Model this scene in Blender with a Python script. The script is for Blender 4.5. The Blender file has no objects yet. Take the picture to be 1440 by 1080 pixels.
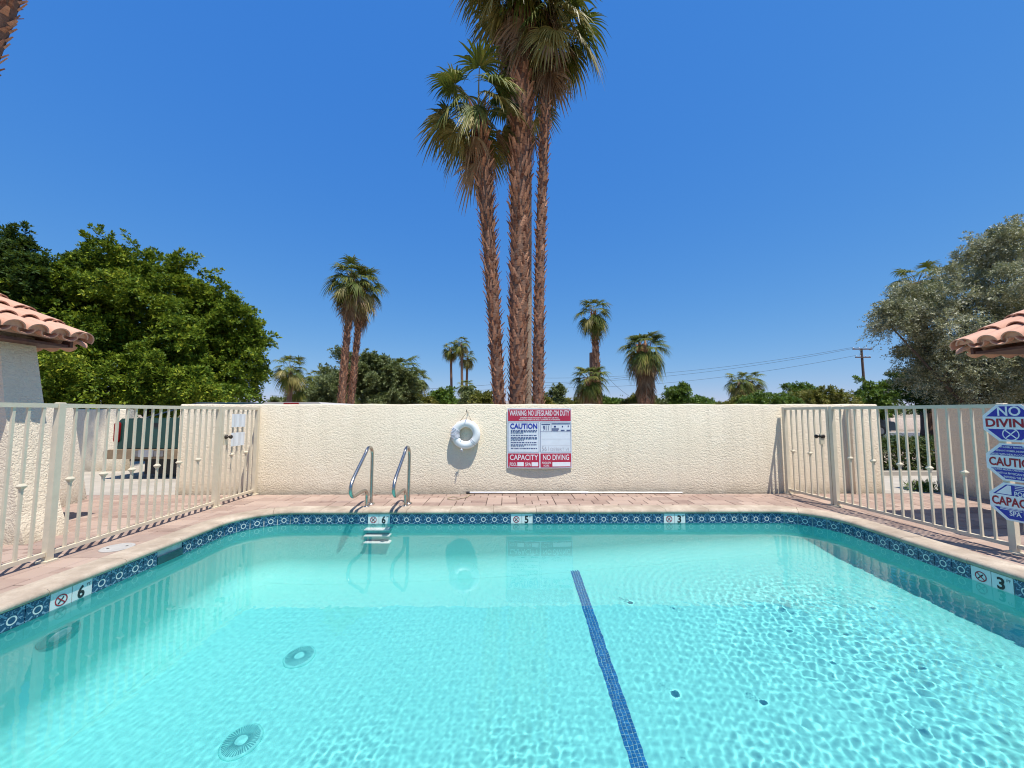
import bpy, bmesh, math, random
import numpy as np
from mathutils import Vector, Matrix

rnd = random.Random(7)
rng = np.random.default_rng(11)
R = math.radians
scene = bpy.context.scene
col = scene.collection

# ---------------------------------------------------------------- camera
cam_d = bpy.data.cameras.new('camera')
cam_d.sensor_width = 36.0
cam_d.lens = 13.5
cam_d.clip_start = 0.05
cam_d.clip_end = 9000
cam = bpy.data.objects.new('camera', cam_d)
col.objects.link(cam)
cam.location = (0, 0, 1.39)
cam.rotation_euler = (R(90 + 4.237), 0, R(-0.53))
scene.camera = cam

# ---------------------------------------------------------------- sky and sun
SUN = Vector((0.22, -0.29, 1.0)).normalized()      # direction towards the sun
world = bpy.data.worlds.new('World')
scene.world = world
world.use_nodes = True
wn = world.node_tree
wn.nodes.clear()
sky = wn.nodes.new('ShaderNodeTexSky')
sky.sky_type = 'NISHITA'
sky.sun_disc = False
sky.sun_elevation = math.asin(SUN.z)
sky.sun_rotation = math.atan2(SUN.x, SUN.y)
sky.altitude = 600
sky.air_density = 1.0
sky.dust_density = 0.0
sky.ozone_density = 1.0
bg = wn.nodes.new('ShaderNodeBackground')
bg.inputs['Strength'].default_value = 0.1
wo = wn.nodes.new('ShaderNodeOutputWorld')
# even colour grade over the whole sky: a clear, deep desert blue
sps = wn.nodes.new('ShaderNodeSeparateColor'); cmb = wn.nodes.new('ShaderNodeCombineColor')
wn.links.new(sky.outputs[0], sps.inputs[0])
for ch, (gam, gain) in enumerate(((1.10, 0.39), (0.60, 1.21), (0.19, 3.92))):
    pw = wn.nodes.new('ShaderNodeMath'); pw.operation = 'POWER'; pw.inputs[1].default_value = gam
    ml = wn.nodes.new('ShaderNodeMath'); ml.operation = 'MULTIPLY'; ml.inputs[1].default_value = gain
    wn.links.new(sps.outputs[ch], pw.inputs[0]); wn.links.new(pw.outputs[0], ml.inputs[0]); wn.links.new(ml.outputs[0], cmb.inputs[ch])
wn.links.new(cmb.outputs[0], bg.inputs['Color'])
wn.links.new(bg.outputs[0], wo.inputs['Surface'])

sun_d = bpy.data.lights.new('sun', 'SUN')
sun_d.energy = 4.2
sun_d.angle = R(0.53)
sun_d.color = (1.0, 0.955, 0.88)
sun = bpy.data.objects.new('sun', sun_d)
col.objects.link(sun)
sun.rotation_euler = SUN.to_track_quat('Z', 'Y').to_euler()
sun_d.cycles.is_caustics_light = True

vs = scene.view_settings
vs.view_transform = 'Standard'
vs.look = 'None'
vs.exposure = 0.48
vs.gamma = 1.0
vs.use_curve_mapping = False
cy = scene.cycles
cy.use_denoising = True
cy.max_bounces = 10
cy.transmission_bounces = 6
cy.transparent_max_bounces = 12
cy.caustics_refractive = True
cy.caustics_reflective = False
cy.sample_clamp_indirect = 6.0
cy.blur_glossy = 0.3
scene.cycles.pixel_filter_type = 'BLACKMAN_HARRIS'
scene.cycles.filter_width = 1.1

# ---------------------------------------------------------------- helpers
ORG = {}                                            # world origin of every root

def link(o, parent=None):
    col.objects.link(o)
    if parent is not None:
        o.parent = parent
    return o

def tag(o, label=None, cat=None, group=None, kind=None):
    if label: o['label'] = label
    if cat: o['category'] = cat
    if group: o['group'] = group
    if kind: o['kind'] = kind
    return o

def empty(name, loc, label=None, cat=None, group=None):
    o = bpy.data.objects.new(name, None)
    o.empty_display_size = 0.2
    link(o)
    o.location = loc
    ORG[o] = Vector(loc)
    return tag(o, label, cat, group)

def org(o):
    v = Vector((0, 0, 0))
    while o is not None:
        v = v + o.location
        o = o.parent
    return v

class MB:
    """collects shapes in world coordinates and links them as one mesh object"""
    def __init__(s):
        s.v = []; s.f = []; s.m = []
    def add(s, vs_, fs, mi=0):
        b = len(s.v)
        s.v += [tuple(p) for p in vs_]
        s.f += [tuple(b + i for i in f) for f in fs]
        s.m += [mi] * len(fs)
        return s
    def box(s, c, d, rz=0.0, mi=0, bev=0.0):
        hx, hy, hz = d[0] / 2, d[1] / 2, d[2] / 2
        ca, sa = math.cos(rz), math.sin(rz)
        P = []
        if bev <= 0:
            for z in (-hz, hz):
                for x, y in ((-hx, -hy), (hx, -hy), (hx, hy), (-hx, hy)):
                    P.append((x, y, z))
            Fc = [(0, 3, 2, 1), (4, 5, 6, 7), (0, 1, 5, 4), (1, 2, 6, 5), (2, 3, 7, 6), (3, 0, 4, 7)]
        else:
            for z, k in ((-hz, 0), (hz - bev, 0), (hz, bev)):
                for x, y in ((-hx, -hy), (hx, -hy), (hx, hy), (-hx, hy)):
                    P.append((x - math.copysign(k, x), y - math.copysign(k, y), z))
            Fc = [(0, 3, 2, 1), (8, 9, 10, 11)]
            for l in (0, 4):
                for i in range(4):
                    j = (i + 1) % 4
                    Fc.append((l + i, l + j, l + 4 + j, l + 4 + i))
        P = [(c[0] + ca * x - sa * y, c[1] + sa * x + ca * y, c[2] + z) for x, y, z in P]
        return s.add(P, Fc, mi)
    def tube(s, path, rad, n=8, caps=True, mi=0):
        path = [Vector(p) for p in path]
        if not hasattr(rad, '__len__'): rad = [rad] * len(path)
        P = []; u = None
        for i, p in enumerate(path):
            t = (path[min(i + 1, len(path) - 1)] - path[max(i - 1, 0)])
            t = t.normalized() if t.length > 1e-9 else Vector((0, 0, 1))
            if u is None:
                a = Vector((1, 0, 0)) if abs(t.x) < 0.8 else Vector((0, 1, 0))
                u = (a - t * a.dot(t)).normalized()
            else:
                u = (u - t * u.dot(t)).normalized()
            w = t.cross(u)
            for k in range(n):
                an = 2 * math.pi * k / n
                P.append(p + (u * math.cos(an) + w * math.sin(an)) * rad[i])
        Fc = []
        for i in range(len(path) - 1):
            for k in range(n):
                j = (k + 1) % n
                Fc.append((i * n + k, i * n + j, (i + 1) * n + j, (i + 1) * n + k))
        if caps:
            Fc.append(tuple(reversed(range(n))))
            Fc.append(tuple((len(path) - 1) * n + k for k in range(n)))
        return s.add(P, Fc, mi)
    def lathe(s, c, prof, n=24, axis='Z', mi=0, closed=False):
        P = []
        for r, h in prof:
            for k in range(n):
                a = 2 * math.pi * k / n
                x, y = r * math.cos(a), r * math.sin(a)
                q = (x, y, h) if axis == 'Z' else ((h, x, y) if axis == 'X' else (y, h, x))
                P.append((c[0] + q[0], c[1] + q[1], c[2] + q[2]))
        Fc = []
        m = len(prof)
        for i in range(m if closed else m - 1):
            i2 = (i + 1) % m
            for k in range(n):
                j = (k + 1) % n
                Fc.append((i * n + k, i * n + j, i2 * n + j, i2 * n + k))
        if not closed:
            Fc.append(tuple(reversed(range(n))))
            Fc.append(tuple((m - 1) * n + k for k in range(n)))
        return s.add(P, Fc, mi)
    def prism(s, poly, a, b, mi=0):
        """poly: list of 3d points; extruded by vector b-a added"""
        d = Vector(b) - Vector(a)
        P = [Vector(p) for p in poly]
        n = len(P)
        Fc = [tuple(reversed(range(n))), tuple(range(n, 2 * n))]
        for i in range(n):
            j = (i + 1) % n
            Fc.append((i, j, n + j, n + i))
        return s.add(P + [p + d for p in P], Fc, mi)
    def mesh(s, name, mats, smooth=False, o=Vector((0, 0, 0))):
        me = bpy.data.meshes.new(name)
        me.from_pydata([(p[0] - o[0], p[1] - o[1], p[2] - o[2]) for p in s.v], [], s.f)
        for m in (mats if isinstance(mats, (list, tuple)) else [mats]):
            me.materials.append(m)
        if any(s.m): me.polygons.foreach_set('material_index', s.m)
        bm = bmesh.new(); bm.from_mesh(me)
        bmesh.ops.recalc_face_normals(bm, faces=bm.faces)
        bm.to_mesh(me); bm.free()
        if smooth:
            me.polygons.foreach_set('use_smooth', [True] * len(me.polygons))
            if smooth != True:
                me.set_sharp_from_angle(angle=R(smooth))
        me.update()
        return me
    def build(s, name, mats, parent=None, smooth=False, at=None):
        o_ = org(parent) if parent is not None else Vector(at or (0, 0, 0))
        ob = bpy.data.objects.new(name, s.mesh(name, mats, smooth, o_))
        link(ob, parent)
        if parent is None and at is not None: ob.location = at
        return ob

def put(name, me, parent, loc, rz=0.0, rot=None, sc=None):
    """one more object on shared mesh data; loc in world coordinates"""
    ob = bpy.data.objects.new(name, me)
    link(ob, parent)
    ob.location = Vector(loc) - (org(parent) if parent is not None else Vector((0, 0, 0)))
    if rot is not None: ob.rotation_euler = rot
    else: ob.rotation_euler = (0, 0, rz)
    if sc is not None: ob.scale = sc if hasattr(sc, '__len__') else (sc, sc, sc)
    return ob

def np_mesh(name, V, Fq, mats, smooth=False):
    """mesh straight from numpy arrays: V (n,3), Fq (m,k)"""
    me = bpy.data.meshes.new(name)
    k = Fq.shape[1]
    me.vertices.add(len(V)); me.vertices.foreach_set('co', V.astype(np.float32).ravel())
    me.loops.add(Fq.size); me.loops.foreach_set('vertex_index', Fq.astype(np.int32).ravel())
    me.polygons.add(len(Fq))
    me.polygons.foreach_set('loop_start', np.arange(0, Fq.size, k, dtype=np.int32))
    if smooth: me.polygons.foreach_set('use_smooth', np.ones(len(Fq), dtype=bool))
    for m in (mats if isinstance(mats, (list, tuple)) else [mats]): me.materials.append(m)
    me.update(calc_edges=True)
    return me

# ---------------------------------------------------------------- materials
class NT:
    def __init__(s, name):
        s.m = bpy.data.materials.new(name)
        s.m.use_nodes = True
        s.t = s.m.node_tree
        s.b = s.t.nodes['Principled BSDF']
        s.out = s.t.nodes['Material Output']
    def n(s, typ, **kw):
        nd = s.t.nodes.new('ShaderNode' + typ)
        for k, v in kw.items():
            if k in nd.inputs: nd.inputs[k].default_value = v
            else: setattr(nd, k, v)
        return nd
    def l(s, a, b):
        s.t.links.new(a, b)
    def val(s, sock, v):
        if hasattr(v, 'is_linked') or hasattr(v, 'links'): s.l(v, sock)
        else: sock.default_value = v
    def math(s, op, a, b=None, c=None, clamp=False):
        nd = s.t.nodes.new('ShaderNodeMath'); nd.operation = op; nd.use_clamp = clamp
        s.val(nd.inputs[0], a)
        if b is not None: s.val(nd.inputs[1], b)
        if c is not None: s.val(nd.inputs[2], c)
        return nd.outputs[0]
    def mix(s, f, a, b, mode='MIX'):
        nd = s.t.nodes.new('ShaderNodeMix'); nd.data_type = 'RGBA'; nd.blend_type = mode
        s.val(nd.inputs[0], f)
        for sock, v in ((nd.inputs[6], a), (nd.inputs[7], b)):
            if isinstance(v, tuple): sock.default_value = v if len(v) == 4 else v + (1,)
            else: s.l(v, sock)
        return nd.outputs[2]
    def coord(s, kind='Object'):
        return s.n('TexCoord').outputs[kind]
    def pos(s):
        return s.n('NewGeometry').outputs['Position']
    def noise(s, vec, scale, detail=4.0, rough=0.55, dist=0.0):
        nd = s.n('TexNoise'); nd.inputs['Scale'].default_value = scale
        nd.inputs['Detail'].default_value = detail; nd.inputs['Roughness'].default_value = rough
        nd.inputs['Distortion'].default_value = dist
        if vec is not None: s.l(vec, nd.inputs['Vector'])
        return nd.outputs[0]
    def ramp(s, f, stops):
        nd = s.n('ValToRGB'); e = nd.color_ramp.elements
        while len(e) < len(stops): e.new(0.5)
        for el, (p, c) in zip(e, stops):
            el.position = p; el.color = c if len(c) == 4 else tuple(c) + (1,)
        s.l(f, nd.inputs[0])
        return nd.outputs[0]
    def bump(s, h, strength=0.5, dist=0.01, nrm=None):
        nd = s.n('Bump'); nd.inputs['Strength'].default_value = strength
        nd.inputs['Distance'].default_value = dist
        s.l(h, nd.inputs['Height'])
        if nrm is not None: s.l(nrm, nd.inputs['Normal'])
        return nd.outputs[0]
    def base(s, c):
        if isinstance(c, tuple): s.b.inputs['Base Color'].default_value = c if len(c) == 4 else c + (1,)
        else: s.l(c, s.b.inputs['Base Color'])
    def set(s, **kw):
        for k, v in kw.items(): s.b.inputs[k.replace('_', ' ')].default_value = v

def simple(name, c, rough=0.5, metal=0.0, var=0.12, scale=6.0, bump=0.0, bscale=80.0, spec=0.5, coat=0.0):
    t = NT(name)
    p = t.pos()
    nz = t.noise(p, scale, 5)
    d = tuple(x * (1 - var * 1.6) for x in c); l = tuple(min(1, x * (1 + var)) for x in c)
    t.base(t.ramp(nz, [(0.3, d), (0.7, l)]))
    t.set(Roughness=rough, Metallic=metal)
    t.b.inputs['Specular IOR Level'].default_value = spec
    t.b.inputs['Coat Weight'].default_value = coat
    if bump > 0:
        t.l(t.bump(t.noise(p, bscale, 4), bump, 0.004), t.b.inputs['Normal'])
    return t.m

def stucco(name, ca, cb, amp=0.020, scale=1.0):
    t = NT(name)
    p = t.pos()
    mp = t.n('Mapping'); t.l(p, mp.inputs['Vector'])
    mp.inputs['Scale'].default_value = (1.0, 1.0, 1.35)
    mp.inputs['Rotation'].default_value = (0.0, R(25), 0.0)
    n1 = t.noise(mp.outputs[0], 17 * scale, 3, 0.5, 0.9)
    n2 = t.noise(mp.outputs[0], 46 * scale, 4, 0.6, 0.3)
    vor = t.n('TexVoronoi', feature='SMOOTH_F1'); vor.inputs['Scale'].default_value = 22 * scale
    t.l(t.mix(0.10, mp.outputs[0], t.n('TexNoise').outputs[1]), vor.inputs['Vector'])
    h1 = t.ramp(n1, [(0.36, (0, 0, 0)), (0.56, (0.85, 0.85, 0.85)), (0.75, (1, 1, 1))])
    h = t.math('ADD', t.math('MULTIPLY', h1, 0.75), t.math('ADD', t.math('MULTIPLY', n2, 0.35), t.math('MULTIPLY', vor.outputs[0], -0.25)))
    big = t.noise(p, 0.9, 5)
    c = t.mix(big, ca, cb)
    # old runs down the wall and patched areas
    st = t.n('Mapping'); t.l(p, st.inputs['Vector']); st.inputs['Scale'].default_value = (7.0, 7.0, 0.35)
    run = t.math('MULTIPLY', t.math('SUBTRACT', t.noise(st.outputs[0], 1.0, 5, 0.6), 0.52), 1.6, clamp=True)
    c = t.mix(run, c, tuple(x * 0.74 for x in ca))
    patch = t.math('MULTIPLY', t.math('SUBTRACT', t.noise(p, 2.1, 3, 0.5, 0.6), 0.56), 5.0, clamp=True)
    c = t.mix(t.math('MULTIPLY', patch, 0.35), c, (0.86, 0.78, 0.63))
    low = t.math('MULTIPLY', t.math('SUBTRACT', 0.45, n1), 1.1, clamp=True)
    c = t.mix(low, c, tuple(x * 0.72 for x in ca))
    # splash dirt near the ground
    sep = t.n('SeparateXYZ'); t.l(p, sep.inputs[0])
    dirt = t.math('MULTIPLY', t.math('SUBTRACT', 0.22, sep.outputs[2]), 4.5, clamp=True)
    dirt = t.math('MULTIPLY', dirt, t.noise(p, 5, 5))
    c = t.mix(dirt, c, (0.36, 0.29, 0.2))
    t.base(c)
    t.set(Roughness=0.92)
    t.b.inputs['Specular IOR Level'].default_value = 0.2
    t.l(t.bump(h, 1.0, amp), t.b.inputs['Normal'])
    return t.m

M = {}
M['stucco'] = stucco('cream_stucco', (0.77, 0.655, 0.485), (0.83, 0.73, 0.565), 0.0065, 1.8)
M['stucco_pink'] = stucco('pinkish_stucco', (0.72, 0.57, 0.46), (0.76, 0.62, 0.51), 0.016)
M['metal_paint'] = simple('cream_painted_metal', (0.69, 0.60, 0.445), 0.42, 0, 0.05, 9, 0.08, 200)
M['sand'] = simple('joint_sand', (0.10, 0.07, 0.055), 0.95, 0, 0.3, 30, 0.3, 300)
M['concrete'] = simple('pale_concrete', (0.44, 0.385, 0.31), 0.9, 0, 0.12, 2.5, 0.3, 120)
M['asphalt'] = simple('street_asphalt', (0.10, 0.10, 0.105), 0.9, 0, 0.2, 3, 0.3, 150)
M['ground'] = simple('desert_ground', (0.36, 0.28, 0.20), 0.95, 0, 0.25, 0.8, 0.4, 40)
M['steel'] = simple('polished_steel', (0.46, 0.43, 0.39), 0.27, 1.0, 0.08, 20)
M['alu'] = simple('dull_aluminium', (0.72, 0.70, 0.68), 0.38, 0.8, 0.1, 8)
M['white_plastic'] = simple('white_plastic', (0.80, 0.80, 0.79), 0.4, 0, 0.04, 5)
M['black'] = simple('black_rubber', (0.012, 0.012, 0.013), 0.6, 0, 0.2, 9)
M['brown_metal'] = simple('bronze_lock', (0.06, 0.045, 0.035), 0.4, 0.6, 0.2, 30)

def paver_mat():
    t = NT('clay_paver')
    oi = t.n('ObjectInfo'); isl = t.n('NewGeometry')
    r = t.math('FRACT', t.math('ADD', oi.outputs['Random'], isl.outputs['Random Per Island']))
    c = t.ramp(r, [(0.0, (0.215, 0.142, 0.115)), (0.25, (0.40, 0.290, 0.232)), (0.5, (0.31, 0.212, 0.170)),
                   (0.75, (0.47, 0.352, 0.280)), (1.0, (0.27, 0.196, 0.166))])
    p = t.pos()
    bl = t.noise(p, 5.5, 6, 0.62)
    c = t.mix(t.math('MULTIPLY', t.math('SUBTRACT', bl, 0.42), 2.2, clamp=True), c, (0.41, 0.31, 0.245))
    fine = t.noise(p, 130, 3)
    c = t.mix(t.math('MULTIPLY', fine, 0.4), c, (0.33, 0.23, 0.18))
    t.base(c); t.set(Roughness=0.88)
    t.b.inputs['Specular IOR Level'].default_value = 0.25
    t.l(t.bump(fine, 0.35, 0.004), t.b.inputs['Normal'])
    return t.m
M['paver'] = paver_mat()

def coping_mat():
    t = NT('cast_coping')
    p = t.pos()
    a = t.noise(p, 3.0, 6, 0.65); f = t.noise(p, 70, 4, 0.6)
    c = t.ramp(a, [(0.30, (0.29, 0.222, 0.165)), (0.5, (0.43, 0.345, 0.26)), (0.72, (0.60, 0.505, 0.39))])
    c = t.mix(t.math('MULTIPLY', t.math('SUBTRACT', 0.52, f), 2.2, clamp=True), c, (0.36, 0.29, 0.2))
    gr = t.math('MULTIPLY', t.math('SUBTRACT', t.noise(p, 11, 6, 0.7), 0.54), 4.0, clamp=True)
    c = t.mix(t.math('MULTIPLY', gr, 0.6), c, (0.26, 0.20, 0.15))
    t.base(c); t.set(Roughness=0.85)
    t.l(t.bump(f, 0.5, 0.006), t.b.inputs['Normal'])
    return t.m
M['coping'] = coping_mat()

def plaster_mat():
    t = NT('pool_plaster')
    p = t.pos()
    a = t.noise(p, 1.3, 6, 0.6); f = t.noise(p, 14, 4)
    c = t.mix(a, (0.17, 0.72, 0.68), (0.22, 0.78, 0.735))
    c = t.mix(t.math('MULTIPLY', f, 0.25), c, (0.15, 0.66, 0.63))
    t.base(c); t.set(Roughness=0.8)
    return t.m
M['plaster'] = plaster_mat()
M['white_plaster'] = simple('white_step_plaster', (0.86, 0.88, 0.86), 0.7, 0, 0.04)

def tile_mat():
    t = NT('glazed_pool_tile')
    o = t.coord('Object')
    sp = t.n('SeparateXYZ'); t.l(o, sp.inputs[0])
    a = t.math('ABSOLUTE', t.math('DIVIDE', sp.outputs[0], 0.075))
    b = t.math('ABSOLUTE', t.math('DIVIDE', sp.outputs[2], 0.075))
    r = t.math('SQRT', t.math('ADD', t.math('MULTIPLY', a, a), t.math('MULTIPLY', b, b)))
    ring = t.math('MULTIPLY', t.math('GREATER_THAN', r, 0.30), t.math('LESS_THAN', r, 0.43))
    ia = t.math('SUBTRACT', 1.0, a); ib = t.math('SUBTRACT', 1.0, b)
    rc = t.math('SQRT', t.math('ADD', t.math('MULTIPLY', ia, ia), t.math('MULTIPLY', ib, ib)))
    cr = t.math('MULTIPLY', t.math('GREATER_THAN', rc, 0.30), t.math('LESS_THAN', rc, 0.40))
    dg = t.math('MULTIPLY', t.math('LESS_THAN', t.math('ABSOLUTE', t.math('SUBTRACT', a, b)), 0.11), t.math('GREATER_THAN', r, 0.6))
    pet = t.math('MULTIPLY', t.math('LESS_THAN', t.math('MULTIPLY', a, b), 0.035), t.math('MULTIPLY', t.math('GREATER_THAN', r, 0.55), t.math('LESS_THAN', r, 0.85)))
    vo = t.n('TexVoronoi'); vo.inputs['Scale'].default_value = 62; t.l(o, vo.inputs['Vector'])
    spk = t.math('MULTIPLY', t.math('LESS_THAN', vo.outputs[0], 0.26), t.math('GREATER_THAN', r, 0.52))
    pale = t.math('MAXIMUM', spk, t.math('MAXIMUM', cr, t.math('MAXIMUM', dg, pet)))
    nz = t.noise(o, 60, 3)
    oi = t.n('ObjectInfo')
    blue = t.mix(nz, (0.005, 0.034, 0.085), (0.016, 0.085, 0.165))
    blue = t.mix(t.math('MULTIPLY', oi.outputs['Random'], 0.5), blue, (0.012, 0.06, 0.16))
    c = t.mix(t.math('MULTIPLY', pale, 0.62), blue, (0.30, 0.46, 0.58))
    c = t.mix(ring, c, (0.62, 0.66, 0.63))
    t.base(c); t.set(Roughness=0.16)
    return t.m
M['tile'] = tile_mat()
M['tile_white'] = simple('white_marker_tile', (0.72, 0.73, 0.70), 0.2, 0, 0.04, 12)
M['grout'] = simple('tile_grout', (0.55, 0.58, 0.55), 0.8, 0, 0.15, 15)
M['ink_black'] = simple('black_print', (0.012, 0.013, 0.016), 0.5, 0, 0.1)
M['ink_red'] = simple('dark_red_print', (0.36, 0.012, 0.03), 0.45, 0, 0.06)
M['ink_navy'] = simple('navy_print', (0.012, 0.025, 0.16), 0.45, 0, 0.06)
M['ink_blue'] = simple('royal_blue_print', (0.014, 0.03, 0.36), 0.4, 0, 0.06)
M['ink_white'] = simple('white_print', (0.84, 0.84, 0.85), 0.45, 0, 0.02)
M['ink_grey'] = simple('faded_pen', (0.34, 0.30, 0.34), 0.6, 0, 0.1)
M['sign_red'] = simple('faded_red_print', (0.50, 0.025, 0.065), 0.42, 0, 0.08, 3)
M['sign_white'] = simple('white_sign_face', (0.74, 0.76, 0.80), 0.42, 0, 0.05, 4)
M['mosaic'] = simple('blue_mosaic', (0.012, 0.16, 0.40), 0.25, 0, 0.25, 40)

def water_mat():
    t = NT('pool_water')
    t.t.nodes.remove(t.b)
    gl = t.n('BsdfGlass'); gl.inputs['IOR'].default_value = 1.333; gl.inputs['Roughness'].default_value = 0.0
    gl.inputs['Color'].default_value = (1, 1, 1, 1)
    t.l(gl.outputs[0], t.out.inputs['Surface'])
    return t.m
M['water'] = water_mat()
# ================================================================ the pool
XL, XR, YN, YB, RC = -3.60, 4.35, 0.72, 5.55, 0.60     # nose line of the coping
WZ = -0.175                                            # water level

def outline(off=0.0, step=0.15):
    """closed plan of the pool, off metres outside the coping nose, with arc-length s; starts near-left, runs up the left side"""
    r = RC + off
    xl, xr, yn, yb = XL - off, XR + off, YN - off, YB + off
    pts = []
    def line(a, b):
        n = max(1, int(round(math.dist(a, b) / step)))
        for i in range(n): pts.append((a[0] + (b[0] - a[0]) * i / n, a[1] + (b[1] - a[1]) * i / n))
    def arc(c, a0, a1):
        n = max(6, int(abs(a1 - a0) * r / (step * 0.5)))
        for i in range(n):
            a = a0 + (a1 - a0) * i / n
            pts.append((c[0] + r * math.cos(a), c[1] + r * math.sin(a)))
    h = math.pi / 2
    cl, cr, cb, cf = XL + RC, XR - RC, YB - RC, YN + RC
    line((xl, cf), (xl, cb)); arc((cl, cb), 2 * h, h)
    line((cl, yb), (cr, yb)); arc((cr, cb), h, 0)
    line((xr, cb), (xr, cf)); arc((cr, cf), 0, -h)
    line((cr, yn), (cl, yn)); arc((cl, cf), -h, -2 * h)
    return pts

SIDE = (YB - RC) - (YN + RC); BACK = (XR - RC) - (XL + RC); ARC = RC * math.pi / 2
def at_s(s, off=0.0):
    """point and outward normal on the outline at arc length s (of the nose line) from the near-left corner"""
    r = RC + off
    if s < SIDE: return (XL - off, YN + RC + s), (-1, 0)
    s -= SIDE
    if s < ARC:
        a = math.pi - s / RC
        return (XL + RC + r * math.cos(a), YB - RC + r * math.sin(a)), (math.cos(a), math.sin(a))
    s -= ARC
    if s < BACK: return (XL + RC + s, YB + off), (0, 1)
    s -= BACK
    if s < ARC:
        a = math.pi / 2 - s / RC
        return (XR - RC + r * math.cos(a), YB - RC + r * math.sin(a)), (math.cos(a), math.sin(a))
    s -= ARC
    if s < SIDE: return (XR + off, YB - RC - s), (1, 0)
    s -= SIDE
    a = -s / RC
    if s < ARC: return (XR - RC + r * math.cos(a), YN + RC + r * math.sin(a)), (math.cos(a), math.sin(a))
    s -= ARC
    if s < BACK: return (XR - RC - s, YN - off), (0, -1)
    s -= BACK
    a = -math.pi / 2 - s / RC
    return (XL + RC + r * math.cos(a), YN + RC + r * math.sin(a)), (math.cos(a), math.sin(a))
TOTAL = 2 * SIDE + 2 * BACK + 4 * ARC

def floor_z(x):
    xs = [-3.7, -2.6, 0.88, 4.4]; zs = [-2.02, -1.98, -1.55, -1.10]
    return float(np.interp(x, xs, zs))

pool = empty('pool', (0, 0, 0)); tag(pool, 'turquoise swimming pool with rounded corners and patterned blue waterline tiles', 'pool', kind='structure')
mb = MB()
o0 = outline(0.037)
n = len(o0)
rings = [[(x, y, -0.03) for x, y in o0], [(x, y, -0.55) for x, y in o0], [(x, y, floor_z(x) + 0.36) for x, y in o0]]
for k in range(1, 9):
    a = k / 8 * math.pi / 2
    q = outline(0.037)
    cxm, cym = (XL + XR) / 2, (YN + YB) / 2
    ring = []
    for (x, y), (x2, y2) in zip(o0, outline(0.037)):
        # inward direction from the neighbouring outline points
        i = len(ring); ax, ay = o0[i - 1]; bx, by = o0[(i + 1) % n]
        tx, ty = bx - ax, by - ay; l = math.hypot(tx, ty)
        nx, ny = ty / l, -tx / l
        dd = 0.36 * (1 - math.cos(a))
        px, py = x + nx * dd, y + ny * dd
        ring.append((px, py, floor_z(px) + 0.36 - 0.36 * math.sin(a) + 0.002))
    rings.append(ring)
V = [p for r_ in rings for p in r_]
Fc = []
for i in range(len(rings) - 1):
    for k in range(n):
        j = (k + 1) % n
        Fc.append((i * n + k, i * n + j, (i + 1) * n + j, (i + 1) * n + k))
mb.add(V, Fc); mb.build('pool_wall', M['plaster'], pool, smooth=True)
mb = MB()
xs = np.linspace(XL - 0.1, XR + 0.1, 60)
V = []; Fc = []
for i, x in enumerate(xs):
    V += [(x, YN - 0.1, floor_z(x)), (x, YB + 0.1, floor_z(x))]
    if i: Fc.append((2 * i - 2, 2 * i, 2 * i + 1, 2 * i - 1))
mb.add(V, Fc); mb.build('pool_floor', M['plaster'], pool, smooth=True)

# depth stripe: rows of small mosaic tiles
mb = MB()
for j in range(int((5.30 - 0.9) / 0.0285)):
    for i in range(4):
        x = 0.88 + (i - 1.5) * 0.0285; y = 5.30 - j * 0.0285
        mb.box((x, y, floor_z(x) + 0.0025), (0.0245, 0.0245, 0.004))
o = mb.build('depth_stripe', M['mosaic'], pool); tag(o, 'blue mosaic stripe on the pool floor', kind='stuff')
g_ = MB(); g_.add([(x, y, floor_z(x) + 0.002) for x in (0.88 - 0.057, 0.88, 0.88 + 0.057) for y in (0.9, 5.31)], [(0, 2, 3, 1), (2, 4, 5, 3)])
g_.build('stripe_grout', simple('stripe_grout', (0.22, 0.52, 0.62), 0.8), pool)

# waterline tiles, one object each
PITCH = 0.1545
tm = MB().box((0, 0, 0), (0.1495, 0.014, 0.150)).mesh('tile', M['tile'])
tmw = MB().box((0, 0, 0), (0.1495, 0.014, 0.150)).mesh('tile', M['tile_white'])
TZ = -0.122
grout = MB()
gp = outline(0.030, 0.1)
ng = len(gp)
grout.add([(x, y, z) for z in (-0.045, -0.200) for x, y in gp], [(k, (k + 1) % ng, ng + (k + 1) % ng, ng + k) for k in range(ng)])
grout.build('tile_grout', M['grout'], pool)
def s_of(x=None, y=None):
    if y is not None: return (y - (YN + RC)) if x < 0 else SIDE + ARC + BACK + ARC + (YB - RC - y)
    return SIDE + ARC + (x - (XL + RC))
NT_ = int(TOTAL / PITCH); PITCH = TOTAL / NT_
phase = 0.0
marks = {}
def mark(s, txt):
    i = int(round(s / PITCH - 0.5)); marks[i] = ('icon', None); marks[i + 1] = ('digit', txt)
mark(s_of(-1, 3.27), '6'); mark(s_of(-1.95), '6'); mark(s_of(0.08), '5'); mark(s_of(2.36), '3'); mark(s_of(1, 3.60), '3')
skim = {int(s_of(-1, 4.20) / PITCH), int(s_of(-1, 4.20) / PITCH) + 1}

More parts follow.
